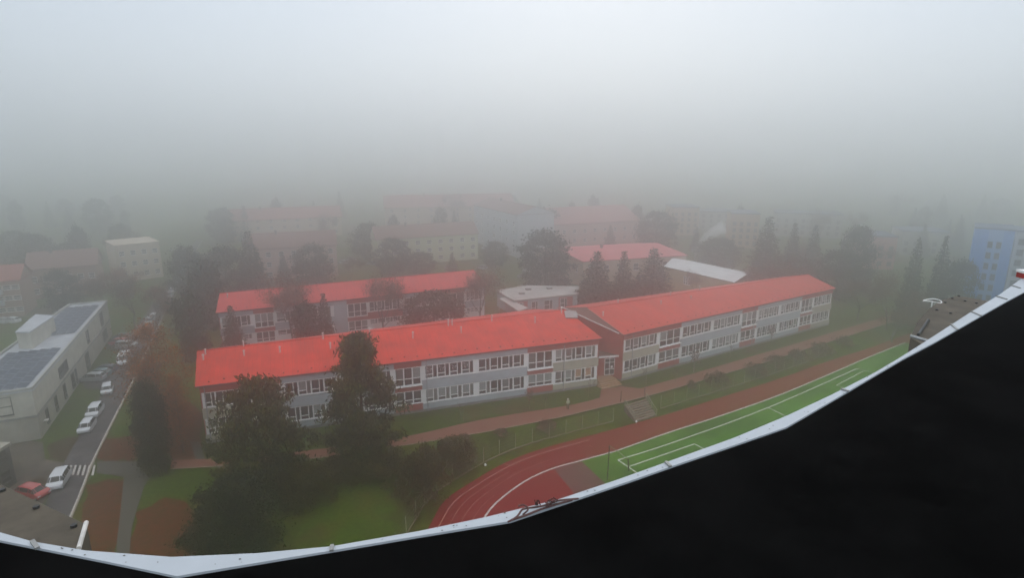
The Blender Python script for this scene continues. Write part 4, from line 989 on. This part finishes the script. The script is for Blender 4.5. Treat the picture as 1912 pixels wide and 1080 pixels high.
SHAPES = {  # y, z_low, z_mid, z_belt, z_top, w_low, w, w_top
 'hatch': (4.2, [(-2.08, .40, .6, .80, .82, .70, .78, .70), (-2.0, .25, .6, .98, 1.0, .82, .86, .72), (-1.55, .22, .62, 1.0, 1.42, .86, .89, .60), (-1.1, .20, .62, .98, 1.49, .87, .90, .62), (.35, .20, .62, .95, 1.50, .87, .90, .63), (.75, .20, .62, .93, 1.40, .87, .90, .62), (1.52, .22, .62, .90, .93, .86, .89, .74), (1.95, .25, .58, .76, .78, .80, .86, .66), (2.1, .36, .52, .62, .64, .66, .72, .56)]),
 'suv': (4.5, [(-2.22, .45, .7, .95, .97, .72, .80, .72), (-2.12, .30, .7, 1.08, 1.1, .86, .90, .76), (-1.85, .28, .72, 1.12, 1.58, .90, .93, .66), (-1.2, .26, .72, 1.10, 1.66, .90, .94, .68), (.35, .26, .72, 1.06, 1.67, .90, .94, .69), (.8, .26, .72, 1.03, 1.55, .90, .94, .68), (1.5, .28, .72, 1.02, 1.04, .90, .93, .80), (2.05, .30, .68, .90, .92, .86, .90, .74), (2.24, .42, .6, .74, .76, .72, .78, .62)]),
 'van': (5.2, [(-2.55, .45, .9, 1.20, 1.85, .86, .92, .84), (-2.5, .32, .9, 1.2, 1.95, .90, .95, .86), (-1.0, .30, .9, 1.2, 2.02, .92, .96, .87), (.7, .30, .9, 1.18, 2.02, .92, .96, .86), (1.2, .30, .85, 1.15, 1.93, .92, .96, .84), (1.9, .32, .8, 1.08, 1.12, .90, .94, .84), (2.45, .38, .7, .90, .93, .84, .88, .76), (2.6, .45, .6, .72, .74, .72, .78, .66)])}
CM = {}
def car_meshes(shape, col):
    k = (shape, col)
    if k in CM: return CM[k]
    L, S = SHAPES[shape]; S = [(y if y < .4 else .4+(y-.4)*.84, *r_) for (y, *r_) in S]; body, gl = MB(), MB(); rings = []
    for (y, zl, zm, zb, zt, wl, w_, wt) in S:
        tb = (w_+wt)/2 if zt-zb > .2 else wt
        wb = w_-.02
        rings.append([(-wl, y, zl), (-w_, y, zm), (-wb, y, zb), (-wt, y, zt-.03*(zt-zb > .2)), (-wt*.7, y, zt), (wt*.7, y, zt), (wt, y, zt-.03*(zt-zb > .2)), (wb, y, zb), (w_, y, zm), (wl, y, zl)])
    for i in range(len(S)-1):
        a, b = rings[i], rings[i+1]; ha, hb = S[i][4]-S[i][3] > .2, S[i+1][4]-S[i+1][3] > .2
        for j in range(10):
            j2 = (j+1) % 10; q = [a[j], b[j], b[j2], a[j2]]
            side = j in (2, 6); top = j in (3, 4, 5)
            if (side and (ha or hb)) or (top and ha != hb):
                body.poly(q)
                c = sum((Vector(v) for v in q), Vector())/4; nrm = (Vector(q[1])-Vector(q[0])).cross(Vector(q[2])-Vector(q[0]))
                if nrm.length < 1e-6: nrm = (Vector(q[2])-Vector(q[0])).cross(Vector(q[3])-Vector(q[0]))
                nrm.normalize(); 
                if nrm.dot(c-Vector((0, c.y, .8))) < 0: nrm = -nrm
                if top: nrm = Vector((0, nrm.y, abs(nrm.z)))
                if shape == 'van' and side and S[i][0] < .6: continue
                gl.poly([c+(Vector(v)-c)*.88+nrm*.012 for v in q])
            else: body.poly(q)
    body.poly(rings[0]); body.poly(rings[-1][::-1])
    bme = body.mesh('car_body', CARP[col]); 
    gme = gl.mesh('windows', M['carglass'])
    wh = MB(); wh.tube([(-.1, 0, 0), (.1, 0, 0)], .31, 14); rim = MB(); rim.tube([(-.112, 0, 0), (.112, 0, 0)], .19, 10)
    hl_ = MB().box(-.17, .17, -.06, .04, -.07, .07); tl_ = MB().box(-.10, .10, -.04, .05, -.12, .12)
    CM[k] = (bme, gme, wh.mesh('wheel', M['tyre']), rim.mesh('rim', M['steel']), hl_.mesh('headlight', M['lamp']), tl_.mesh('taillight', M['tail']), L, S[-2], S[1]); return CM[k]
def car(px, py, az, shape, col, label, group=None, parts=True):
    p = at(px, py, 0.035); bme, gme, wme, rme, hme, tme, L, sf, sr_ = car_meshes(shape, col)
    c = empty('parked_car', p, az, label, 'car', group); c.scale = (.87, .87, .87)
    link('body', bme, c); link('windows', gme, c)
    for sx_ in (-1, 1):
        for yy in (-.30*L, .31*L):
            w_ = link('wheel', wme, c, loc=(sx_*(sr_[6]-.10), yy, .31)); 
            if parts: link('rim', rme, w_)
        if parts:
            link('headlight', hme, c, loc=(sx_*(sf[6]-.2), sf[0]+.10, sf[3]-.16)); link('taillight', tme, c, loc=(sx_*(sr_[6]-.14), sr_[0]-.04, sr_[3]-.12))
    return c
rd = RE[30]-RE[6]; RAZ = math.atan2(rd.y, rd.x)-math.pi/2     # car front (+y) pointing away along the road
TO = RAZ+math.pi
GP = 'cars parked along the street'
car(111, 905, TO-.03, 'suv', 'white', 'large white car standing left of the zebra crossing', GP)
car(64, 927, TO+.9, 'hatch', 'red', 'bright red hatchback parked by the corner of the near roof', GP)
car(163, 803, TO-.05, 'hatch', 'white', 'white car, first of the row beyond the zebra crossing', GP)
car(178, 775, TO-.05, 'suv', 'white', 'white car right behind the first one of the row', GP)
car(201, 733, TO+.1, 'hatch', 'white', 'small white car with open grass on its left, alone on the road', GP)
car(232, 679, TO, 'van', 'white', 'white van parked by the far part of the solar roof building', GP)
car(173, 712, RAZ+1.25, 'suv', 'silver', 'silver car, nearest in the parking bay below the building', GP)
car(185, 703, RAZ+1.25, 'hatch', 'teal', 'teal-grey car in the middle of the parking bay', GP)
car(197, 695, RAZ+1.25, 'hatch', 'blue', 'dark blue car at the back of the parking bay', GP)
car(222, 644, RAZ+1.2, 'hatch', 'red', 'red car parked nose-in beyond the van', GP)
car(238, 650, RAZ-1.9, 'suv', 'silver', 'silver car between the red car and the van', GP)
car(229, 634, RAZ+1.2, 'hatch', 'teal', 'dull green car behind the red one', GP)
for k, (px, py, cl, sh_, lab) in enumerate([(279, 604, 'silver', 'hatch', 'silver car on the street above the orange tree'), (288, 597, 'white', 'hatch', 'white car on the street just beyond the silver one'),
        (318, 555, 'silver', 'hatch', 'greyish car on the far street, nearest of the fogged row'), (321, 547, 'white', 'hatch', 'white car second in the fogged street row'), (332, 530, 'white', 'van', 'white van in the fogged street row'),
        (341, 517, 'silver', 'suv', 'silver car just beyond the fogged white van'), (344, 511, 'white', 'suv', 'white car near the far end of the fogged row'), (347, 505, 'silver', 'hatch', 'farthest car of the fogged street row')]):
    car(px, py, TO, sh_, cl, lab, 'cars on the far part of the street', parts=k < 5)
for k, (px, py, az, cl, lab) in enumerate([(5, 604, 1.4, 'silver', 'silver car before the brown terraced house, cut by the view edge'), (22, 603, 1.4, 'white', 'white car before the brown terraced house'),
        (640, 493, 1.2, 'white', 'white car parked right of the pinkish house'), (655, 488, 1.2, 'white', 'second white car beyond the one right of the pinkish house'), (694, 495, 1.4, 'silver', 'pale car left of the yellow-green house'),
        (840, 503, 1.3, 'silver', 'pale car in front of the yellow-green house'), (906, 466, .7, 'white', 'white car high between the yellow-green and the white house'), (913, 471, .7, 'white', 'white car just below the topmost one by the white house'), (916, 480, .7, 'silver', 'pale car below the two white ones by the white house'),
        (899, 503, 1.3, 'silver', 'pale car at the far end of the rear wing roof'), (986, 508, 1.3, 'white', 'white car left of the large round pine'), (976, 519, 1.2, 'silver', 'pale car below the one left of the round pine')]):
    car(px, py, az, 'hatch', cl, lab, 'cars parked between the fogged houses', parts=False)

# ------------------------------------------------------------------ person on the grass by the path
pp = at(1060, 766); h_ = 1.72
pe = empty('person', pp, 0.5, 'person in pale green jacket and white cap standing by the reddish path', 'person')
def skin_obj(name, pts, edges, rads, m, parent, sub=2):
    me = bpy.data.meshes.new(name); me.from_pydata(pts, edges, []); o = link(name, me, parent); me.materials.append(m)
    md = o.modifiers.new('skin', 'SKIN'); me.skin_vertices or None
    for i, r_ in enumerate(rads): me.skin_vertices[0].data[i].radius = (r_, r_) if not isinstance(r_, tuple) else r_
    me.skin_vertices[0].data[0].use_root = True
    md.use_smooth_shade = True; sb = o.modifiers.new('sub', 'SUBSURF'); sb.levels = 1; sb.render_levels = sub; return o
def ensure_skin(me):
    pass
def skin_build(name, pts, edges, rads, m, parent):
    bm = bmesh.new(); lay = bm.verts.layers.skin.verify(); vs = []
    for i, p_ in enumerate(pts):
        v = bm.verts.new(p_); r_ = rads[i]; v[lay].radius = r_ if isinstance(r_, tuple) else (r_, r_); v[lay].use_root = (i == 0); vs.append(v)
    for a, b in edges: bm.edges.new((vs[a], vs[b]))
    me = bpy.data.meshes.new(name); bm.to_mesh(me); bm.free(); me.materials.append(m); o = link(name, me, parent)
    md = o.modifiers.new('skin', 'SKIN'); md.use_smooth_shade = True; sb = o.modifiers.new('sub', 'SUBSURF'); sb.levels = 1; sb.render_levels = 1; return o
P_ = [(0, 0, .92), (0, 0, 1.15), (0, -.01, 1.38), (0, .0, 1.50), (0, .02, 1.60), (0, .01, 1.68),
      (-.17, 0, 1.40), (-.24, .02, 1.14), (-.20, .16, .96), (-.19, .22, .92), (.17, 0, 1.40), (.24, -.02, 1.14), (.23, .06, .90), (.23, .10, .85),
      (-.09, 0, .88), (-.10, .10, .50), (-.10, -.02, .09), (-.10, .12, .04), (.09, 0, .88), (.10, .0, .50), (.10, -.12, .09), (.10, .02, .04)]
E_ = [(0, 1), (1, 2), (2, 3), (3, 4), (4, 5), (2, 6), (6, 7), (7, 8), (8, 9), (2, 10), (10, 11), (11, 12), (12, 13), (0, 14), (14, 15), (15, 16), (16, 17), (0, 18), (18, 19), (19, 20), (20, 21)]
skin_build('body', P_, E_, [.13, .12, .13, .05, .09, .075, .055, .045, .035, .03, .055, .045, .035, .03, .085, .06, .045, .04, .085, .06, .045, .04], M['skin'], pe)
for sx_ in (-1, 1):
    hx, hy, hz_ = (-.19, .23, .91) if sx_ < 0 else (.23, .11, .84)
    fg = MB()
    for q in range(5): fg.tube([(hx+(q-2)*.017, hy, hz_), (hx+(q-2)*.019, hy+.05, hz_-.03), (hx+(q-2)*.018, hy+.05, hz_-.07)], .009, 5)
    fg.build('hand', M['skin'], pe)
skin_build('jacket', [(0, 0, .90), (0, 0, 1.14), (0, -.01, 1.40), (-.18, 0, 1.41), (-.25, .02, 1.13), (-.20, .15, .97), (.18, 0, 1.41), (.25, -.02, 1.13), (.235, .05, .92)],
           [(0, 1), (1, 2), (2, 3), (3, 4), (4, 5), (2, 6), (6, 7), (7, 8)], [(.19, .17), (.17, .15), (.16, .14), .085, .07, .058, .085, .07, .058], mat('pale_green_cloth', (0.42, 0.46, 0.30), 0.9, .1, 6), pe)
skin_build('trousers', [(0, 0, .92), (-.09, 0, .86), (-.10, .10, .50), (-.10, -.01, .12), (.09, 0, .86), (.10, 0, .50), (.10, -.11, .12)], [(0, 1), (1, 2), (2, 3), (0, 4), (4, 5), (5, 6)], [.14, .105, .08, .068, .105, .08, .068], mat('olive_cloth', (0.10, 0.10, 0.05), 0.9, .1, 6), pe)
MB().tube([(0, .02, 1.63), (0, .01, 1.69), (0, .01, 1.75), (0, .01, 1.78)], [.112, .115, .085, .03], 12).build('cap', M['white'], pe)
fc = MB(); fc.tube([(0, .10, 1.60), (0, .125, 1.585)], [.014, .01], 5)
for sx_ in (-1, 1): fc.box(sx_*.035-.01, sx_*.035+.01, .098, .104, 1.612, 1.624)
fc.build('face', M['skin'], pe)

# ------------------------------------------------------------------ fence, stairs and sports ground furniture
def out_pt(i, d):
    a, b = outer[max(0, i-1)], outer[min(89, i+1)]; t_ = (b-a).normalized(); n = Vector((-t_.y, t_.x, 0))
    return outer[i]+n*d
M['post'] = mat('pale_post', (0.30, 0.30, 0.22), 0.8, 0.15, 3)
fine = resample(outer, 400)
def fence(pxa, pxb, lab):
    ids = [i for i in range(1, 399) if pxa <= proj(fine[i])[0] <= pxb]
    pts = []
    for i in ids:
        t_ = (fine[i+1]-fine[i-1]).normalized(); n = Vector((-t_.y, t_.x, 0)); q = fine[i]+n*1.7; q.z = gh(q); pts.append(q)
    if (pts[0]-fine[ids[0]]).dot(tperp) > 0: pass
    root = empty('mesh_fence', pts[0], 0, lab, 'fence'); o0 = pts[0]
    L = sum((pts[i+1]-pts[i]).length for i in range(len(pts)-1)); n_ = int(L/2.7)+1; ps = resample(pts, n_+1)
    pm_ = MB().tube([(0, 0, -.2), (0, 0, 2.15)], .035, 6).mesh('post', M['post'])
    for q in ps: link('post', pm_, root, loc=q-o0)
    wr = MB()
    for z in (0.1, .55, 1.0, 1.45, 2.05): wr.tube([q-o0+Vector((0, 0, z)) for q in ps], .007, 3)
    for k in range(int(L/.5)):
        q = resample([ps[min(n_-1, int(k*.5/L*n_))], ps[min(n_, int(k*.5/L*n_)+1)]], 2)[0]
    wr.build('wire_mesh', M['steel'], root)
    eb = MB(); line_strip(eb, [q-o0+Vector((0, 0, 0)) for q in pts], 0.14); 
    for i, v in enumerate(eb.v): eb.v[i] = (v[0], v[1], 0)
    eb2 = MB()
    for i in range(len(ps)-1):
        a, b = ps[i]-o0, ps[i+1]-o0; d = (b-a); d.z = 0; d.normalize(); n = Vector((-d.y, d.x, 0))*.06
        eb2.prism([((a-n).x, (a-n).y), ((b-n).x, (b-n).y), ((b+n).x, (b+n).y), ((a+n).x, (a+n).y)], min(a.z, b.z)-.1, max(a.z, b.z)+.14)
    eb2.build('base_strip', M['base_strip'], root)
fence(770, 1160, 'mesh fence on pale posts round the bend of the red track')
fence(1246, 1560, 'mesh fence on pale posts along the straight beyond the stairs')
T0, T1, U0, U1 = at(1166, 758, 0.03), at(1206, 746, 0.03), at(1187, 789, TZ), at(1226, 778, TZ)
stt = empty('outdoor_stairs', T0, 0, 'brown outdoor stairs with handrails from the path down to the track', 'stairs')
sm = mat('stair_block', (0.15, 0.11, 0.085), 0.9, .15, 2, col2=(.22, .17, .13)); ns = 8
for k in range(ns):
    a0, a1 = T0.lerp(U0, k/ns), T1.lerp(U1, k/ns); c0, c1_ = T0.lerp(U0, (k+1)/ns-.02), T1.lerp(U1, (k+1)/ns-.02); zt = (.03+(TZ-.03)*k/ns)
    MB().prism([((q-T0).x, (q-T0).y) for q in (a0, a1, c1_, c0)], TZ-T0.z-.3, zt-T0.z+.04).build('step', sm, stt)
for (a, b) in ((T0, U0), (T1, U1)):
    hm = MB(); a_, b_ = a-T0, b-T0
    hm.tube([a_+Vector((0, 0, 1.0)), b_+Vector((0, 0, 1.0))], .05, 6); hm.tube([a_+Vector((0, 0, .5)), b_+Vector((0, 0, .5))], .025, 6)
    for t_ in (0.02, .5, .98): q = a_.lerp(b_, t_); hm.tube([q, q+Vector((0, 0, 1.0))], .035, 6)
    hm.build('handrail', M['post'], stt)
for nm_, (px, py), lab in (('gate_post', (1159, 751), 'dark gate post left of the stair head'), ('gate_post', (1203, 742), 'dark gate post right of the stair head')):
    q = at(px, py); gp = MB().tube([(0, 0, 0), (0, 0, 1.7)], .06, 8).tube([(0, 0, 1.7), (0, 0, 1.78)], [.08, .03], 8).build(nm_, M['rust_roof'], loc=q); tag(gp, lab, 'post')
for (px, py, lab) in ((1188, 790, 'small white ball at the foot of the outdoor stairs'), (906, 871, 'small white ball by the fence on the track bend')):
    bm = bmesh.new(); bmesh.ops.create_icosphere(bm, subdivisions=3, radius=.16); me = bpy.data.meshes.new('ball'); bm.to_mesh(me); bm.free(); me.materials.append(M['white'])
    q = at(px, py, TZ); q.z += .16; tag(link('ball', me, loc=q), lab, 'ball')
gpb, gpt = at(1134, 897, TZ), None
gt = at_range(1138, 833, gpb.y); g2b = at(1174, 880, TZ); g2t = at_range(1173, 858, g2b.y)
ge = empty('goal_frame', gpb, 0, 'dark goal frame with slanting pale bar on the green pitch', 'goal')
MB().tube([(0, 0, 0), gt-gpb], .07, 8).build('post', M['dark'], ge); MB().tube([g2b-gpb, g2t-gpb], .09, 8).build('post', M['dark'], ge)
MB().tube([gt-gpb, g2t-gpb], .04, 6).build('crossbar', M['post'], ge)
# smoke and its chimney
ch = at_range(1299, 466, 186); chz = ch.z
cho = MB().tube([(0, 0, 0), (0, 0, chz-.4)], [.55, .42], 10).tube([(0, 0, chz-.4), (0, 0, chz)], .5, 10).build('chimney', M['plinth'], loc=(ch.x, ch.y, 0)); tag(cho, 'chimney stack behind the school hall with white smoke leaving it', 'chimney')
s1, s2, s3, s4 = (at_range(x, y, 186) for x, y in ((1300, 463), (1312, 448), (1328, 436), (1352, 424)))
sm_ = bpy.data.materials.new('smoke'); sm_.use_nodes = True; t = sm_.node_tree; t.nodes.clear(); oo = t.nodes.new('ShaderNodeOutputMaterial'); vv = t.nodes.new('ShaderNodeVolumePrincipled')
vv.inputs['Color'].default_value = (.97, .97, .97, 1); vv.inputs['Density'].default_value = .3; t.links.new(vv.outputs[0], oo.inputs['Volume'])
tb = MB().tube(smooth([s1, s2, s3, s4], 5), [.3+.13*i+.22*math.sin(i*1.9) for i in range(16)], 10).build('smoke', sm_)
tag(tb, 'white smoke plume drifting right from a chimney behind the white hall', 'smoke', kind='stuff')

# ------------------------------------------------------------------ our own roof: white coping along the edge, black roofing behind
EO = [(-260, 870), (-90, 950), (0, 995), (60, 1012), (160, 1029), (320, 1041), (480, 1034), (620, 1021), (780, 993), (905, 967), (1044, 933), (1157, 895), (1260, 858), (1371, 818), (1469, 777), (1552, 738), (1630, 698), (1676, 671), (1731, 636), (1816, 581), (1867, 550), (1912, 517), (2000, 460)]
EI = [(-260, 890), (-90, 972), (0, 1010), (80, 1026), (200, 1050), (330, 1077), (480, 1052), (620, 1029), (780, 1002), (953, 974), (1081, 931), (1170, 901), (1270, 866), (1371, 832), (1469, 798), (1552, 750), (1630, 704), (1686, 671), (1745, 640), (1829, 592), (1880, 563), (1912, 546), (2000, 500)]
ZR = 35.8
eo = [at(x, y, ZR) for x, y in EO]; ei = [at(x, y, ZR) for x, y in EI]
tw_ = empty('tall_apartment_block', (0, 0, 0), 0, 'roof of the tall block the view is taken from, white edge and black roofing', 'tower block')
cb = MB()
for i in range(len(eo)-1):
    a, b, c, d = eo[i], eo[i+1], ei[i+1], ei[i]; dz = Vector((0, 0, -.12))
    cb.poly([a, b, c, d]); cb.poly([a, a+dz, b+dz, b]); cb.poly([d, c, c+dz, d+dz])
cb.build('coping', M['coping'], tw_)
rp = [(p.x, p.y) for p in ei]+[(12, -14), (-12, -14)]
MB().prism(rp, ZR-.30, ZR-.008).build('roof', M['bitumen'], tw_)
wp = [(p.x*.98, p.y*.98-.02) for p in eo]+[(11.8, -13.8), (-11.8, -13.8)]
MB().prism(wp, TZ-.5, ZR-.31).build('wall', M['facade_grey'], tw_)
for (px, py, qx, qy) in ((60, 1011, 70, 1025), (620, 1019, 619, 1030), (1243, 863, 1252, 872), (1571, 727, 1585, 731), (1776, 606, 1788, 616), (1814, 582, 1832, 590), (1860, 553, 1880, 559), (1889, 533, 1905, 538)):
    a, b = at(px, py, ZR+.004), at(qx, qy, ZR+.004); d = (b-a); n = Vector((-d.y, d.x, 0)).normalized()*.006
    MB().prism([((a-n).x, (a-n).y), ((b-n).x, (b-n).y), ((b+n).x, (b+n).y), ((a+n).x, (a+n).y)], ZR+.001, ZR+.008).build('coping_joint', M['steel'], tw_)
rs = random.Random(4)
sp = MB()
for k in range(60):     # grit and droppings on the coping
    i = rs.randrange(3, len(eo)-3); a = eo[i].lerp(eo[i+1], rs.random()); b = ei[i].lerp(ei[i+1], rs.random()); q = a.lerp(b, rs.uniform(.1, .8)); r_ = rs.uniform(.001, .004)
    sp.poly([(q.x+r_*math.cos(u), q.y+r_*math.sin(u)*.7, ZR+.0015) for u in [j*math.pi/3 for j in range(6)]])
sp.build('dirt_specks', M['annex'], tw_)
# cable bundle lying on the ledge
cbm = MB(); rr3 = random.Random(8)
def ledge(px, py, dz=.01): return at(px, py, ZR+dz)
cbm.tube(smooth([ledge(948, 976), ledge(965, 966, .02), ledge(975, 953, .03), ledge(985, 950, .02), ledge(1000, 948), ledge(1020, 944, .02), ledge(1042, 936), ledge(1080, 932, .0)], 6), .0035, 5)
cbm.tube(smooth([ledge(955, 972), ledge(985, 962, .02), ledge(1010, 952), ledge(1045, 941, .02), ledge(1068, 935)], 6), .004, 5)
cbm.tube(smooth([ledge(968, 946, .02), ledge(978, 944, .03), ledge(986, 952, .02), ledge(976, 962, .01)], 6), .003, 5)
for k in range(16):
    x = rr3.uniform(1022, 1042); y = 937+rr3.uniform(-7, 6)+(1032-x)*.3; cbm.tube([ledge(x, y, .0), ledge(x+rr3.uniform(-9, 9), y+rr3.uniform(-6, 6), .03)], .002, 4)
for k in range(6):
    x = rr3.uniform(1000, 1010); cbm.tube([ledge(x, 944, .0), ledge(x+rr3.uniform(-5, 5), 936+rr3.uniform(-3, 3), .02)], .002, 4)
tag(cbm.build('cable_bundle', mat('brown_cable', (.10, .05, .045), .7, .3, 30)), 'tangled brown cable lying on the white roof ledge above the track bend', 'cable')
# lower projecting roofs of the same block
def low_roof(lab, pts, z, dots, strips):
    q = [at(x, y, z) for x, y in pts]; root = empty('projecting_roof', q[0], 0, lab, 'roof'); o0 = q[0]
    MB().prism([((p-o0).x, (p-o0).y) for p in q], -.35, 0).build('roofing', M['annex'], root)
    c = sum(q, Vector())/len(q); MB().prism([((c+(p-c)*.96-o0).x, (c+(p-c)*.96-o0).y) for p in q], -8, -.352).build('wall', M['facade_grey'], root)
    for (x, y) in dots:
        p = at(x, y, z)-o0; MB().tube([(p.x, p.y, 0), (p.x, p.y, .03)], .032, 8).build('fixing', M['dark'], root)
    for (xa, ya, xb, yb, w_, m_) in strips:
        a, b = at(xa, ya, z)-o0, at(xb, yb, z)-o0; MB().tube([a+Vector((0, 0, .03)), b+Vector((0, 0, .03))], w_, 8).build('edge_trim', m_, root)
low_roof('brown lower roof with white edge bar at the bottom left corner', [(0, 905), (162, 981), (148, 1040), (60, 1060), (-60, 1020), (-160, 960), (-150, 840)], 33, [(5, 918), (68, 950), (138, 985)], [(162, 981, 148, 1030, .024, M['vent'])])
low_roof('brown rounded lower roof with dark dots at the right under the blue tower', [(1700, 630), (1712, 603), (1735, 576), (1760, 560), (1785, 553), (1815, 557), (1840, 562), (1880, 570), (1840, 610), (1745, 660)], 33,
         [(1778, 558), (1790, 554), (1802, 563), (1823, 567), (1765, 566), (1749, 580), (1775, 586), (1733, 600)], [(1700, 630, 1740, 642, .032, M['pipe']), (1733, 600, 1714, 628, .03, M['dark'])])
q = at(1739, 574, 33.05); lm = MB(); lm.tube([q+Vector((.16*math.cos(a)*1.3, .16*math.sin(a), .16+.02*math.sin(a*2))) for a in [i*math.pi/8 for i in range(17)]], .011, 6); lm.tube([q, q+Vector((0, 0, .15))], .015, 6)
tag(lm.build('ring_antenna', M['white']), 'little white ring antenna on the rounded lower roof', 'antenna')
q = at(1911, 520, ZR); lm = MB().box(q.x-.03, q.x+.05, q.y-.02, q.y+.05, ZR+.003, ZR+.05, 0).box(q.x-.04, q.x+.05, q.y-.03, q.y+.05, ZR+.053, ZR+.075, 1)
tag(lm.build('marker_lamp', [M['tail'], M['white']]), 'small red box with white cap on the ledge at the right edge', 'lamp')
# ------------------------------------------------------------------ haze
hz = bpy.data.materials.new('haze'); hz.use_nodes = True; t = hz.node_tree; t.nodes.clear()
o_ = t.nodes.new('ShaderNodeOutputMaterial'); pv = t.nodes.new('ShaderNodeVolumePrincipled')
pv.inputs['Color'].default_value = (0.992, 0.993, 1.0, 1); pv.inputs['Density'].default_value = HAZE_D
pv.inputs['Anisotropy'].default_value = 0.92
t.links.new(pv.outputs[0], o_.inputs['Volume'])
hb = MB().box(-1400, 1400, -120, 1600, TZ-1.5, 82).build('haze', hz)
tag(hb, kind='stuff', label='pale fog filling the air between the houses', cat='fog')
